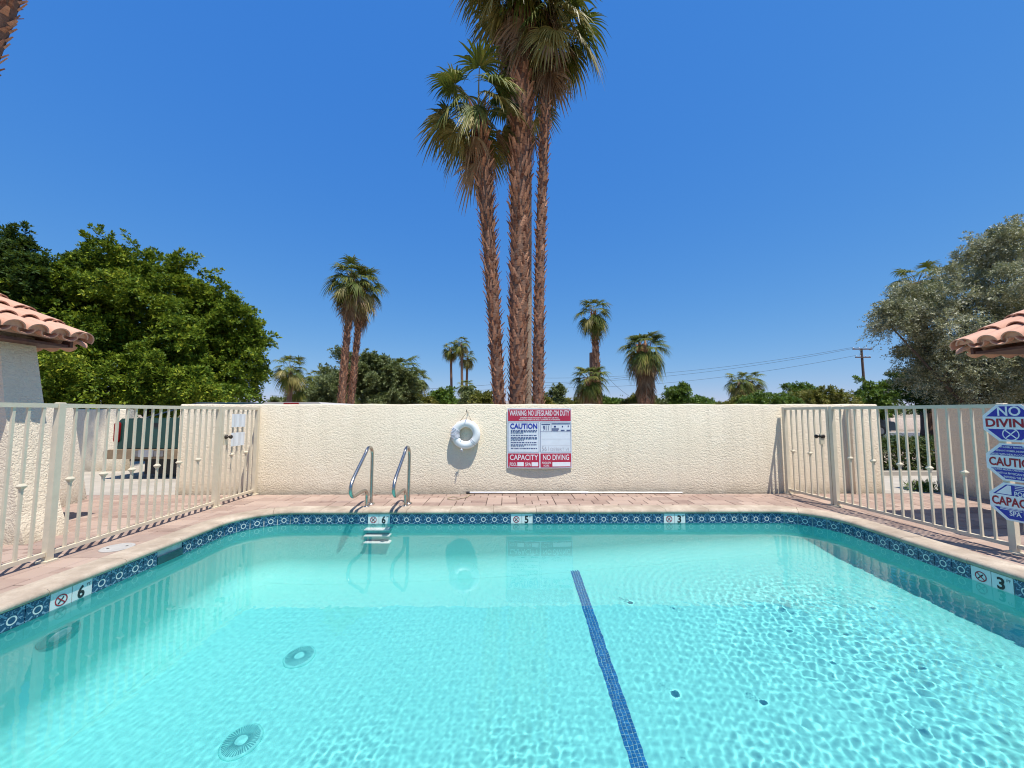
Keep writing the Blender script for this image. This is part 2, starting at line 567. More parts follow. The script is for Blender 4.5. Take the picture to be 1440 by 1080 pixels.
def text_mesh(txt, w, h, bold=0.0, depth=0.0):
    """built-in font as flat mesh data, fitted into w x h, centred on the origin in the xy plane"""
    cu = bpy.data.curves.new('lettering', 'FONT'); cu.body = txt; cu.size = 1.0
    cu.offset = bold; cu.resolution_u = 3; cu.extrude = 0.0
    ob = bpy.data.objects.new('lettering', cu); col.objects.link(ob)
    bpy.context.view_layer.update()
    dg = bpy.context.evaluated_depsgraph_get()
    me = bpy.data.meshes.new_from_object(ob.evaluated_get(dg))
    bpy.data.objects.remove(ob); bpy.data.curves.remove(cu)
    c = np.empty(len(me.vertices) * 3, dtype=np.float32); me.vertices.foreach_get('co', c); c = c.reshape(-1, 3)
    lo, hi = c.min(0), c.max(0); sz = np.maximum(hi - lo, 1e-6)
    sx = w / sz[0] if w else h / sz[1]
    sy = h / sz[1] if h else sx
    polys = [tuple(p.vertices) for p in me.polygons]
    bpy.data.meshes.remove(me)
    P = [((q[0] - (lo[0] + hi[0]) / 2) * sx, (q[1] - (lo[1] + hi[1]) / 2) * sy) for q in c]
    return P, polys

def lay(name, P, polys, frame, mat, parent, bend=None):
    """put flat 2-d shapes on a frame (origin, right, up, normal)"""
    o_, r_, u_, n_ = [Vector(q) for q in frame]
    mb = MB()
    V = []
    for x, y in P:
        q = o_ + r_ * x + u_ * y
        if bend: q = q + n_ * bend(x, y)
        V.append(q)
    mb.add(V, polys)
    me = bpy.data.meshes.new(name)
    oo = org(parent)
    me.from_pydata([tuple(v - oo) for v in V], [], polys)
    me.materials.append(mat)
    ob = bpy.data.objects.new(name, me)
    return link(ob, parent)

def shift(P, dx, dy): return [(x + dx, y + dy) for x, y in P]
def rect(w, h, dx=0, dy=0, nx=1):
    P = []; F_ = []
    for i in range(nx + 1):
        x = dx - w / 2 + w * i / nx
        P += [(x, dy - h / 2), (x, dy + h / 2)]
        if i: F_.append((2 * i - 2, 2 * i, 2 * i + 1, 2 * i - 1))
    return P, F_
def ring2(r0, r1, n=28, dx=0, dy=0):
    P = []; F_ = []
    for k in range(n):
        a = 2 * math.pi * k / n
        P += [(dx + r0 * math.cos(a), dy + r0 * math.sin(a)), (dx + r1 * math.cos(a), dy + r1 * math.sin(a))]
        j = (k + 1) % n
        F_.append((2 * k, 2 * k + 1, 2 * j + 1, 2 * j))
    return P, F_
def bar2(a, b, w):
    dx, dy = b[0] - a[0], b[1] - a[1]; l = math.hypot(dx, dy); nx, ny = -dy / l * w / 2, dx / l * w / 2
    return [(a[0] + nx, a[1] + ny), (b[0] + nx, b[1] + ny), (b[0] - nx, b[1] - ny), (a[0] - nx, a[1] - ny)], [(0, 1, 2, 3)]

for i in range(NT_):
    s = (i + 0.5) * PITCH
    (x, y), (nx, ny) = at_s(s, 0.024)
    if s > 2 * SIDE + BACK + 2 * ARC + 0.3 and False: continue
    rz = math.atan2(-nx, ny) if True else 0      # local -Y faces the water
    if i in skim: continue
    kind = marks.get(i)
    t_ = put('tile', tmw if kind else tm, pool, (x, y, TZ), rz)
    if kind:
        fr = (Vector((x, y, TZ)) - Vector((nx, ny, 0)) * 0.0085, Vector((ny, -nx, 0)), Vector((0, 0, 1)), Vector((-nx, -ny, 0)))
        P, F_ = ring2(0.036, 0.045)
        if kind[0] == 'icon':
            ob = lay('prohibition_ring', P, F_, fr, M['ink_red'], pool)
            f2 = (fr[0] + fr[3] * 0.001,) + fr[1:]
            lay('slash', *bar2((-0.028, 0.028), (0.028, -0.028), 0.008), f2, M['ink_red'], pool)
            lay('diver', *bar2((-0.022, -0.024), (0.018, 0.022), 0.010), fr, M['ink_black'], pool)
        else:
            P, F_ = text_mesh(kind[1], 0.055, 0.105, 0.03)
            lay('lettering', shift(P, -0.01, 0), F_, fr, M['ink_black'], pool)
            P, F_ = text_mesh('FT', 0.030, 0.024, 0.01)
            lay('lettering', shift(P, 0.047, 0.04), F_, fr, M['ink_black'], pool)
# skimmer mouth
sk = sorted(skim); s0 = sk[0] * PITCH; s1 = (sk[-1] + 1) * PITCH
ya, yb_ = YN + RC + s0, YN + RC + s1
mb = MB(); xw = XL - 0.03
mb.box((xw - 0.20, (ya + yb_) / 2, TZ + 0.08), (0.40, yb_ - ya + 0.02, 0.01))
mb.box((xw - 0.20, (ya + yb_) / 2, TZ - 0.085), (0.40, yb_ - ya + 0.02, 0.01))
mb.box((xw - 0.20, ya - 0.004, TZ), (0.40, 0.01, 0.16)); mb.box((xw - 0.20, yb_ + 0.004, TZ), (0.40, 0.01, 0.16))
mb.box((xw - 0.40, (ya + yb_) / 2, TZ), (0.01, yb_ - ya, 0.16))
mb.build('skimmer_throat', simple('dark_teal_plastic', (0.01, 0.06, 0.075), 0.35, 0, 0.2), pool)
mb = MB(); mb.box((xw + 0.012, (ya + yb_) / 2, TZ - 0.03), (0.012, yb_ - ya - 0.01, 0.095))
mb.build('skimmer_weir', simple('teal_weir_door', (0.012, 0.075, 0.09), 0.3, 0, 0.2), pool)

# coping stones
prof = [(0.28, -0.028), (0.28, 0.008), (0.272, 0.012), (0.05, 0.012), (0.022, 0.008), (0.006, -0.004), (0.0, -0.020), (0.006, -0.036), (0.020, -0.046), (0.10, -0.046)]
n_c = int(round(TOTAL / 0.61)); cl_ = TOTAL / n_c
for i in range(n_c):
    sa, sb = i * cl_ + 0.002, (i + 1) * cl_ - 0.002
    mb = MB(); V = []; m_ = 9; k_ = len(prof)
    dz = rnd.uniform(-0.0015, 0.0015)
    for j in range(m_ + 1):
        s = sa + (sb - sa) * j / m_
        for off, z in prof:
            (x, y), _n = at_s(s, off); V.append((x, y, z + dz))
    Fc = [(j * k_ + a, j * k_ + (a + 1) % k_, (j + 1) * k_ + (a + 1) % k_, (j + 1) * k_ + a) for j in range(m_) for a in range(k_)]
    Fc += [tuple(range(k_)), tuple(m_ * k_ + a for a in reversed(range(k_)))]
    mb.add(V, Fc); mb.build('coping_stone', M['coping'], pool, smooth=50)

# wall steps under the grab rails, drains, light
for z in (-0.40, -0.66, -0.93):
    mb = MB(); mb.box((-1.83, YB + 0.037 - 0.045, z), (0.36, 0.11, 0.045), bev=0.012)
    mb.build('pool_step', M['white_plaster'], pool)
teal = simple('aqua_drain_plastic', (0.10, 0.36, 0.40), 0.5, 0, 0.1)
slot_m = simple('drain_slot', (0.07, 0.40, 0.41), 0.6, 0, 0.1)
for (x, y) in ((-2.04, 3.96), (-2.02, 3.12)):
    z = floor_z(x)
    tilt = math.atan2(floor_z(x + 0.2) - floor_z(x - 0.2), 0.4)
    mb = MB(); mb.lathe((0, 0, 0), [(0.17, -0.01), (0.17, 0.012), (0.155, 0.030), (0.028, 0.045), (0.0, 0.046)], 40)
    d_ = mb.mesh('drain_cover', M['plaster'], True)
    ob = put('drain_cover', d_, pool, (x, y, z), rot=(0, -tilt, 0), sc=(0.84, 0.84, 0.6))
    mb = MB()
    for k in range(44):
        a = 2 * math.pi * k / 44
        c_, s_ = math.cos(a), math.sin(a)
        w = 0.0038
        P = []
        for r_, zz in ((0.050, 0.0455), (0.148, 0.0335)):
            ww = w * (0.6 + r_ / 0.148 * 0.9)
            P += [(c_ * r_ - s_ * ww, s_ * r_ + c_ * ww, zz), (c_ * r_ + s_ * ww, s_ * r_ - c_ * ww, zz)]
        mb.add(P, [(0, 1, 3, 2)])
    sl = bpy.data.objects.new('drain_slots', mb.mesh('drain_slots', slot_m)); link(sl, ob)
mb = MB(); lx, ly, lz = XL - 0.037, 3.28, -0.80
mb.lathe((lx, ly, lz), [(0.155, 0.0), (0.155, 0.010), (0.14, 0.016), (0.09, 0.018)], 40, 'X')
lt = mb.build('pool_light', simple('teal_light_ring', (0.05, 0.44, 0.44), 0.3, 0, 0.15), pool, smooth=40)
mb = MB(); mb.lathe((lx, ly, lz), [(0.088, 0.016), (0.085, 0.020), (0.05, 0.026), (0.0, 0.028)], 40, 'X')
mb.build('lens', simple('aqua_lens', (0.22, 0.52, 0.55), 0.12, 0, 0.1), lt, smooth=True)

# ---------------------------------------------------------------- water
def water_height(X, Y):
    h = np.zeros_like(X)
    r_ = np.random.default_rng(5)
    # liveliness: calm by the back and left walls, lively right of the stripe
    live = 0.12 + 0.30 * np.exp(-(((X - 2.6) / 1.6) ** 2 + ((Y - 2.9) / 1.3) ** 2)) + 0.10 * np.exp(-(((X + 0.8) / 2.2) ** 2 + ((Y - 2.2) / 1.0) ** 2))
    for px_, py_, sx_, sy_, am_ in ((0.35, 2.3, 0.45, 0.5, 0.55), (3.1, 3.9, 0.6, 0.45, 0.75), (3.35, 3.0, 0.6, 0.55, 0.85), (1.95, 2.2, 0.35, 0.4, 0.7), (2.95, 2.15, 0.5, 0.45, 0.9), (-0.9, 2.6, 0.3, 0.3, 0.3), (2.4, 3.3, 0.5, 0.4, 0.3)):
        live += am_ * np.exp(-(((X - px_) / sx_) ** 2 + ((Y - py_) / sy_) ** 2))
    live *= np.clip((YB + 0.15 - Y) / 1.4, 0.22, 1)
    for lam, amp, cnt in ((0.42, 0.00022, 8), (0.20, 0.00010, 16), (0.11, 0.00008, 26), (0.065, 0.000045, 30), (0.043, 0.00002, 20)):
        for _ in range(cnt):
            th = r_.uniform(0, 2 * math.pi); l = lam * r_.uniform(0.65, 1.5); k = 2 * math.pi / l
            ph = r_.uniform(0, 6.28)
            wob = 1.9 * np.sin(X * r_.uniform(0.8, 2.2) + Y * r_.uniform(0.8, 2.2) + r_.uniform(0, 6.28))
            env = 0.55 + 0.45 * np.sin(X * r_.uniform(-1.6, 1.6) + Y * r_.uniform(-1.6, 1.6) + r_.uniform(0, 6.28))
            h += amp * env * np.sin(k * (X * math.cos(th) + Y * math.sin(th)) + ph + wob)
    h *= live
    # rings spreading from returns and drips
    for cx, cy_, lam, amp, fall in ((1.95, 2.35, 0.075, 0.00013, 0.5), (3.35, 3.7, 0.085, 0.00013, 0.9), (2.75, 1.95, 0.07, 0.00012, 0.45), (2.7, 4.1, 0.085, 0.00006, 1.4)):
        d = np.hypot(X - cx, (Y - cy_))
        h += amp * np.sin(2 * math.pi * d / lam) * np.exp(-(d / fall) ** 2)
    for _ in range(26):
        cx, cy_ = r_.uniform(1.4, 4.0), r_.uniform(1.6, 4.2)
        s = r_.uniform(0.006, 0.013)
        h += r_.uniform(0.0006, 0.0016) * -np.exp(-((X - cx) ** 2 + (Y - cy_) ** 2) / (2 * s * s)) * (1.0 if _ % 3 else -0.6)
    return h
STEP = 0.0105
xs = np.arange(XL - 0.05, XR + 0.0505, STEP); ys = np.arange(YN - 0.05, YB + 0.0505, STEP)
GX, GY = np.meshgrid(xs, ys)
H = water_height(GX, GY)
nx_, ny_ = len(xs), len(ys)
V = np.stack([GX.ravel(), GY.ravel(), (H).ravel() + WZ], 1)
idx = np.arange(nx_ * ny_).reshape(ny_, nx_)
Fq = np.stack([idx[:-1, :-1].ravel(), idx[:-1, 1:].ravel(), idx[1:, 1:].ravel(), idx[1:, :-1].ravel()], 1)
me = np_mesh('water', V, Fq, M['water'], smooth=True)
water = bpy.data.objects.new('water', me); link(water)
tag(water, 'clear rippled turquoise water filling the pool', 'water', kind='structure')
water.cycles.is_caustics_caster = True
for o in pool.children_recursive:
    if o.type == 'MESH' and o.name.split('.')[0] not in ('tile', 'coping_stone', 'lettering'):
        o.cycles.is_caustics_receiver = True
# ================================================================ deck and ground
def ring_sheet(inner, rect_, z, zi=None):
    """sheet between a closed inner outline and a rectangle (x0,y0,x1,y1)"""
    x0, y0, x1, y1 = rect_
    cx, cy_ = 0.375, 3.1
    out = []
    for x, y in inner:
        dx, dy = x - cx, y - cy_
        k = min(((x1 if dx > 0 else x0) - cx) / dx if abs(dx) > 1e-9 else 1e9, ((y1 if dy > 0 else y0) - cy_) / dy if abs(dy) > 1e-9 else 1e9)
        out.append((cx + dx * k, cy_ + dy * k))
    # snap nearest points to the rectangle corners
    for c in ((x0, y0), (x1, y0), (x1, y1), (x0, y1)):
        i = min(range(len(out)), key=lambda q: math.dist(out[q], c)); out[i] = c
    n = len(inner)
    return [(x, y, z) for x, y in inner] + [(x, y, z) for x, y in out], [(k, (k + 1) % n, n + (k + 1) % n, n + k) for k in range(n)]
mb = MB(); mb.add(*ring_sheet(outline(0.10), (-9.0, -3.0, 9.6, 6.74), -0.014))
deck = mb.build('pool_deck', M['sand']); tag(deck, 'reddish clay paver deck laid around the pool', 'deck', kind='structure')
mb = MB(); mb.add(*ring_sheet(outline(0.30), (-3000, -3000, 3000, 6000), -0.05))
gr = mb.build('ground', M['ground']); tag(gr, 'sandy ground of the neighbourhood beyond the walls', 'ground', kind='structure')

# pavers: greedy fill with a few sizes
MODL = 0.118
x0, y0 = -8.6, -1.0
NXm, NYm = int(17.6 / MODL), int((6.73 - y0) / MODL)
occ = np.zeros((NXm, NYm), bool)
def inside(x, y, off):
    xl, xr, yn, yb, r = XL - off, XR + off, YN - off, YB + off, RC + off
    if not (xl < x < xr and yn < y < yb): return False
    qx = min(x - xl, xr - x); qy = min(y - yn, yb - y)
    if qx < r and qy < r: return (r - qx) ** 2 + (r - qy) ** 2 < r * r
    return True
sizes = [(3, 2), (2, 2), (2, 1), (2, 3), (1, 2), (2, 2), (3, 2)]
pav = []
for i in range(NXm):
    for j in range(NYm):
        if occ[i, j]: continue
        opts = sizes[:]; rnd.shuffle(opts)
        for (a, b_) in opts + [(1, 1)]:
            if i + a <= NXm and j + b_ <= NYm and not occ[i:i + a, j:j + b_].any(): break
        occ[i:i + a, j:j + b_] = True
        w, d_ = a * MODL, b_ * MODL
        cx, cy_ = x0 + i * MODL + w / 2, y0 + j * MODL + d_ / 2
        hx, hy = w / 2, d_ / 2
        if any(inside(cx + sx * hx, cy_ + sy * hy, 0.10) for sx in (-1, 0, 1) for sy in (-1, 0, 1)):
            for i2 in range(a):                       # cut pieces along the coping
                for j2 in range(b_):
                    qx, qy = x0 + (i + i2 + 0.5) * MODL, y0 + (j + j2 + 0.5) * MODL
                    if not inside(qx, qy, 0.17): pav.append((qx, qy, MODL, MODL))
            continue
        pav.append((cx, cy_, w, d_))
def visible(cx, cy_):
    if cy_ < 1.2: return False
    return abs(cx) / cy_ < 1.36
vis = [p for p in pav if visible(p[0], p[1])]
vis.sort(key=lambda p: -(p[2] * p[3]) / (p[1] ** 3) * (1.0 if -4.4 < p[0] < 4.95 else 0.15))
single = vis[:300]; rest = [p for p in pav if p not in set(single)]
pm = {}
for (cx, cy_, w, d_) in single:
    k = (round(w, 3), round(d_, 3))
    if k not in pm: pm[k] = MB().box((0, 0, -0.02), (w - 0.010, d_ - 0.010, 0.04), bev=0.005).mesh('paver', M['paver'])
    put('paver', pm[k], deck, (cx, cy_, rnd.uniform(-0.0015, 0.0015)), rot=(rnd.uniform(-0.004, 0.004), rnd.uniform(-0.004, 0.004), 0))
mb = MB()
for (cx, cy_, w, d_) in rest:
    mb.box((cx, cy_, -0.02 + rnd.uniform(-0.0015, 0.0015)), (w - 0.010, d_ - 0.010, 0.04), bev=0.005)
o = mb.build('paver_field', M['paver'], deck); o['kind'] = 'stuff'

# ================================================================ back wall
WY = 6.74
def stucco_wall(name, pts, h, label, th=0.2, mat='stucco', cat='wall', batter=0.0):
    """wall along a polyline of (x,y), rounded top edge; pts is the front face, thickness to the left of travel"""
    (ax, ay), (bx, by) = pts
    dx, dy = bx - ax, by - ay; l = math.hypot(dx, dy); nx, ny = -dy / l * th, dx / l * th
    mb = MB()
    pr_ = [(0.0, -0.06), (0.0, h - 0.03), (0.012, h - 0.008), (0.035, h), (th - 0.035, h), (th - 0.012, h - 0.008), (th, h - 0.03), (th, -0.06)]
    m_ = max(2, int(l / 0.25))
    V = []
    for i in range(m_ + 1):
        u = i / m_
        for o_, z in pr_:
            wob = 0.006 * math.sin(i * 1.7 + z * 3) if 0 < i < m_ else 0
            o2 = o_ + (batter * z / h if o_ < abs(th) * 0.5 else 0)
            V.append((ax + dx * u + nx * o2 / th, ay + dy * u + ny * o2 / th, z + (wob if z > 1 else 0)))
    k_ = len(pr_)
    Fc = [(i * k_ + a, i * k_ + (a + 1) % k_, (i + 1) * k_ + (a + 1) % k_, (i + 1) * k_ + a) for i in range(m_) for a in range(k_)]
    Fc += [tuple(range(k_)), tuple(m_ * k_ + a for a in reversed(range(k_)))]
    mb.add(V, Fc)
    ob = mb.build(name, M[mat], None, smooth=40, at=(ax, ay, 0))
    return tag(ob, label, cat)
stucco_wall('boundary_wall', [(-5.70, WY), (6.52, WY)], 1.535, 'long cream stucco boundary wall behind the far end of the pool')
# ================================================================ fences and gates
def collar_mesh():
    mb = MB()
    mb.lathe((0, 0, 0), [(0.014, -0.034), (0.018, -0.030), (0.018, -0.022), (0.036, 0.000), (0.036, 0.006), (0.020, 0.022), (0.014, 0.026)], 4)
    me = mb.mesh('collar', M['metal_paint'])
    return me
COLLAR = collar_mesh()
PIC = MB().box((0, 0, 0.725), (0.020, 0.020, 1.37)).mesh('picket', M['metal_paint'])
def fence_run(root, a, b, pitch, first_collar, zlo=0.075, zhi=1.455, posts=(), every=3, collar_z=0.735, skip_ends=True):
    """rails and pickets between plan points a and b (a nearest the camera)"""
    a, b = Vector((a[0], a[1], 0)), Vector((b[0], b[1], 0))
    d = b - a; l = d.length; d.normalize(); rz = math.atan2(d.y, d.x)
    mid = (a + b) / 2
    for z, hgt in ((zhi, 0.040), (zlo, 0.036)):
        mb = MB(); mb.box((mid.x, mid.y, z), (l, 0.034, hgt), rz); mb.build('rail', M['metal_paint'], root)
    n = int(round(l / pitch)); p = l / n
    for i in range(1, n):
        q = a + d * (p * i)
        pk = put('picket', PIC, root, (q.x, q.y, 0.04), rot=(rnd.uniform(-0.003, 0.003), rnd.uniform(-0.003, 0.003), rz))
        if (i - first_collar) % every == 0:
            c = bpy.data.objects.new('collar', COLLAR); link(c, pk); c.location = (0, 0, collar_z - 0.04); c.rotation_euler = (0, 0, R(45))
def post(root, x, y, rz, h=1.485, w=0.055):
    mb = MB(); mb.box((x, y, h / 2), (w, w, h), rz, bev=0.006)
    mb.box((x, y, 0.008), (w + 0.05, w + 0.05, 0.016), rz)
    return mb.build('post', M['metal_paint'], root)

fl = empty('fence', (-4.31, 3.0, 0), 'cream painted metal picket fence along the left side of the pool', 'fence')
rzy = R(90)
for y in (1.65, 3.74, 5.78): post(fl, -4.31, y, rzy)
fence_run(fl, (-4.31, 1.68), (-4.31, 3.71), 0.107, 2)
fence_run(fl, (-4.31, 3.77), (-4.31, 5.75), 0.107, 1)
gl_ = empty('gate', (-4.31, 6.2, 0), 'left pool gate of cream pickets with two white notices', 'gate')
post(gl_, -4.31, 5.845, rzy, 1.478, 0.04); post(gl_, -4.31, 6.66, rzy, 1.485, 0.055)
fence_run(gl_, (-4.31, 5.865), (-4.31, 6.63), 0.107, 2, 0.075, 1.455)
mb = MB(); mb.lathe((-4.285, 5.92, 1.02), [(0.030, -0.05), (0.032, 0.0), (0.026, 0.012), (0.012, 0.02), (0.012, 0.045), (0.028, 0.055), (0.030, 0.075), (0.015, 0.088), (0, 0.09)], 16, 'X')
mb.build('gate_knob', M['brown_metal'], gl_, smooth=True)
mb = MB(); mb.box((-4.31, 5.92, 0.98), (0.03, 0.07, 0.16)); mb.build('lock_box', M['metal_paint'], gl_)
paper = simple('white_paper', (0.78, 0.78, 0.77), 0.7, 0, 0.03, 10)
for z0, z1 in ((1.16, 1.365), (0.865, 1.075)):
    pn = empty('paper_notice', (-4.285, 6.15, z0), ('upper' if z0 > 1 else 'lower') + ' of two white paper notices tied to the left gate', 'notice')
    mb = MB()
    V = []; F_ = []
    for i in range(9):
        y = 6.02 + 0.30 * i / 8
        x = -4.286 + 0.006 * math.sin(i * 1.9)
        V += [(x, y, z0), (x, y, z1), (x - 0.002, y, z0), (x - 0.002, y, z1)]
        if i:
            k = 4 * i
            F_ += [(k - 4, k, k + 1, k - 3), (k - 2, k - 1, k + 3, k + 2), (k - 4, k - 2, k + 2, k), (k - 3, k + 1, k + 3, k - 1)]
    F_ += [(0, 1, 3, 2), (32, 34, 35, 33)]
    mb.add(V, F_); mb.build('sheet', paper, pn)

ra, rb = Vector((5.02, 3.75, 0)), Vector((4.80, 6.70, 0))
def on_r(y):
    t_ = (y - ra.y) / (rb.y - ra.y); return ra.x + (rb.x - ra.x) * t_
rzr = math.atan2(rb.y - ra.y, rb.x - ra.x)
fr_ = empty('fence', (5.0, 3.0, 0), 'cream painted metal picket fence along the right side of the pool', 'fence')
for y in (1.9, 3.86, 5.76): post(fr_, on_r(y), y, rzr)
fence_run(fr_, (on_r(1.93), 1.93), (on_r(3.83), 3.83), 0.107, 1)
fence_run(fr_, (on_r(3.89), 3.89), (on_r(5.73), 5.73), 0.107, 3)
gr_ = empty('gate', (4.82, 6.2, 0), 'right pool gate of cream pickets with a dark round knob', 'gate')
post(gr_, on_r(5.825), 5.825, rzr, 1.478, 0.04); post(gr_, on_r(6.66), 6.66, rzr, 1.485, 0.055)
fence_run(gr_, (on_r(5.845), 5.845), (on_r(6.63), 6.63), 0.107, 3, 0.075, 1.455)
mb = MB(); mb.lathe((on_r(5.95) - 0.02, 5.95, 1.02), [(0.030, 0.05), (0.032, 0.0), (0.026, -0.012), (0.012, -0.02), (0.012, -0.045), (0.028, -0.055), (0.030, -0.075), (0.015, -0.088), (0, -0.09)], 16, 'X')
mb.build('gate_knob', M['brown_metal'], gr_, smooth=True)
mb = MB(); mb.box((on_r(5.95), 5.95, 0.98), (0.03, 0.07, 0.16), rzr); mb.build('lock_box', M['metal_paint'], gr_)

# ---------------------------------------------------------------- octagonal signs on the right fence
def octa(w, h, c):
    return [(-w, -h + c), (-w + c, -h), (w - c, -h), (w, -h + c), (w, h - c), (w - c, h), (-w + c, h), (-w, h - c)]
def clip_y(poly, lo, hi):
    out = poly
    for sgn, lim in ((1, lo), (-1, -hi)):
        res = []
        for i in range(len(out)):
            a, b_ = out[i - 1], out[i]
            ia, ib = sgn * a[1] >= lim, sgn * b_[1] >= lim
            if ia != ib:
                t_ = (sgn * lim - a[1]) / (b_[1] - a[1]); res.append((a[0] + (b_[0] - a[0]) * t_, sgn * lim))
            if ib: res.append(b_)
        out = res
    return out
def octa_sign(zc, h, label, kind):
    yc = 3.79
    dirr = (ra - rb).normalized()                      # to the reader's right (towards the camera)
    nrm = Vector((-1, 0, 0)) - dirr * Vector((-1, 0, 0)).dot(dirr); nrm.normalize()
    ctr = Vector((on_r(yc), yc, zc)) + nrm * 0.032
    up = Vector((0, 0, 1))
    root = empty('warning_sign', ctr, label, 'sign', 'octagonal signs on the fence')
    w = 0.205; c = h * 0.62
    P = octa(w, h, c)
    mb = MB(); mb.prism([ctr + dirr * x + up * y for x, y in P], (0, 0, 0), nrm * 0.004); mb.build('sign_plate', M['ink_white'], root)
    fr = lambda k: (ctr + nrm * (0.004 + 0.0012 * k), dirr, up, nrm)
    Pi = octa(w - 0.020, h - 0.018, c)
    band = h * 0.34
    for nm, lo, hi in (('upper_panel', band, 9), ('lower_panel', -9, -band)):
        q = clip_y(Pi, lo, hi)
        lay(nm, q, [tuple(range(len(q)))], fr(1), M['ink_blue'], root)
    def tx(s, w_, h_, y, m, x=0, k=2, bold=0.02):
        Pq, F_ = text_mesh(s, w_, h_, bold); lay('lettering', shift(Pq, x, y), F_, fr(k), M[m], root)
    if kind == 0:
        tx('NO', 0.17, h * 0.52, h * 0.64, 'ink_white'); tx('DIVING', 0.365, h * 0.47, 0.0, 'ink_red', bold=0.03)
        P_, F_ = ring2(0.054, 0.063, 32, 0, -h * 0.60); lay('prohibition_ring', P_, F_, fr(2), M['ink_white'], root)
        lay('slash', *bar2((-0.04, -h * 0.60 + 0.04), (0.04, -h * 0.60 - 0.04), 0.010), fr(2), M['ink_white'], root)
        lay('diver', *bar2((-0.034, -h * 0.60 - 0.036), (0.038, -h * 0.60 + 0.038), 0.010), fr(3), M['ink_white'], root)
    elif kind == 1:
        for s, y, w_ in (('IF ELDERLY PERSONS,', 0.80, 0.17), ('PREGNANT WOMEN, INFANTS AND', 0.60, 0.26), ('THOSE WITH HEALTH CONDITIONS', 0.41, 0.33)):
            tx(s, w_, 0.021, h * y, 'ink_white', bold=0.012)
        tx('CAUTION', 0.365, h * 0.47, 0.0, 'ink_red', bold=0.03)
        for s, y, w_ in (('REQUIRING MEDICAL CARE SHOULD CONSULT', -0.41, 0.33), ('WITH A PHYSICIAN BEFORE', -0.60, 0.25), ('ENTERING THE SPA', -0.79, 0.16)):
            tx(s, w_, 0.021, h * y, 'ink_white', bold=0.012)
    else:
        q = clip_y(octa(w - 0.03, h - 0.025, c), band * 1.12, 9)
        q = [(min(x, -0.035), y) for x, y in q]; lay('blank_field', q, [tuple(range(len(q)))], fr(2), M['ink_white'], root)
        tx('POOL', 0.12, h * 0.26, h * 0.46, 'ink_white', 0.045)
        for k in range(3): lay('small_print', *rect(0.075, 0.006, 0.03, h * (0.66 + 0.09 * k)), fr(2), M['ink_white'], root)
        tx('CAPACITY', 0.375, h * 0.47, 0.0, 'ink_red', bold=0.03)
        tx('SPA', 0.085, h * 0.26, -h * 0.60, 'ink_white', -0.02)
        lay('blank_field', *rect(0.09, h * 0.42, 0.085, -h * 0.56), fr(2), M['ink_white'], root)
        for k in range(2): lay('small_print', *rect(0.16, 0.006, -0.05, -h * (0.37 + 0.07 * k)), fr(2), M['ink_white'], root)
octa_sign(1.285, 0.185, 'blue and white octagonal NO DIVING sign, topmost of three on the right fence', 0)
octa_sign(0.895, 0.185, 'blue and white octagonal CAUTION sign, middle of three on the right fence', 1)
octa_sign(0.505, 0.185, 'blue and white octagonal CAPACITY sign, lowest of three on the right fence', 2)

# ================================================================ warning sign on the wall
sx0, sx1, sz0, sz1 = -0.020, 1.100, 0.432, 1.462
sw, shh = sx1 - sx0, sz1 - sz0; sc_ = Vector(((sx0 + sx1) / 2, WY - 0.022, (sz0 + sz1) / 2))
root = empty('warning_sign', (sc_.x, WY, sz0), 'large red and white pool rules sign headed WARNING on the back wall', 'sign')
bend = lambda x, y: 0.030 * (1 - (2 * x / sw) ** 2) * (0.35 + 0.65 * (0.5 - y / shh))
Vq = []; Fq_ = []; NXs, NYs = 16, 10
for j in range(NYs + 1):
    for i in range(NXs + 1):
        x = -sw / 2 + sw * i / NXs; y = -shh / 2 + shh * j / NYs
        Vq.append(sc_ + Vector((x, -bend(x, y), y)))
nv = len(Vq); Vq += [v + Vector((0, 0.004, 0)) for v in Vq]
for j in range(NYs):
    for i in range(NXs):
        a = j * (NXs + 1) + i; q = (a, a + 1, a + NXs + 2, a + NXs + 1)
        Fq_ += [q, tuple(nv + k for k in reversed(q))]
edge = [i for i in range(NXs + 1)] + [j * (NXs + 1) + NXs for j in range(1, NYs + 1)] + [NYs * (NXs + 1) + i for i in range(NXs - 1, -1, -1)] + [j * (NXs + 1) for j in range(NYs - 1, 0, -1)]
for i in range(len(edge)): a, b_ = edge[i - 1], edge[i]; Fq_.append((a, b_, nv + b_, nv + a))
mb = MB(); mb.add(Vq, Fq_); mb.build('sign_board', M['sign_white'], root, smooth=30)
FRS = lambda k: (sc_ + Vector((0, -0.0015 - 0.001 * k, 0)), Vector((1, 0, 0)), Vector((0, 0, 1)), Vector((0, -1, 0)))
UX = lambda u: -sw / 2 + sw * u
VY = lambda v: shh / 2 - shh * v
def fill(nm, u0, u1, v0, v1, m, k=1):
    lay(nm, *rect(sw * (u1 - u0), shh * (v1 - v0), UX((u0 + u1) / 2), VY((v0 + v1) / 2), 10), FRS(k), M[m], root, bend)
def words(s, u0, u1, v0, v1, m, k=2, bold=0.02):
    P_, F_ = text_mesh(s, sw * (u1 - u0), shh * (v1 - v0), bold)
    lay('lettering', shift(P_, UX((u0 + u1) / 2), VY((v0 + v1) / 2)), F_, FRS(k), M[m], root, bend)
fill('header_panel', 0.012, 0.988, 0.018, 0.215, 'sign_red')
words('WARNING: NO LIFEGUARD ON DUTY', 0.035, 0.965, 0.035, 0.125, 'ink_white', 2, 0.008)
words('CHILDREN UNDER THE AGE OF 14 SHALL NOT USE POOL', 0.20, 0.80, 0.148, 0.170, 'ink_white', 2, 0.012)
words('WITHOUT A PARENT OR ADULT GUARDIAN IN ATTENDANCE', 0.18, 0.82, 0.180, 0.202, 'ink_white', 2, 0.012)
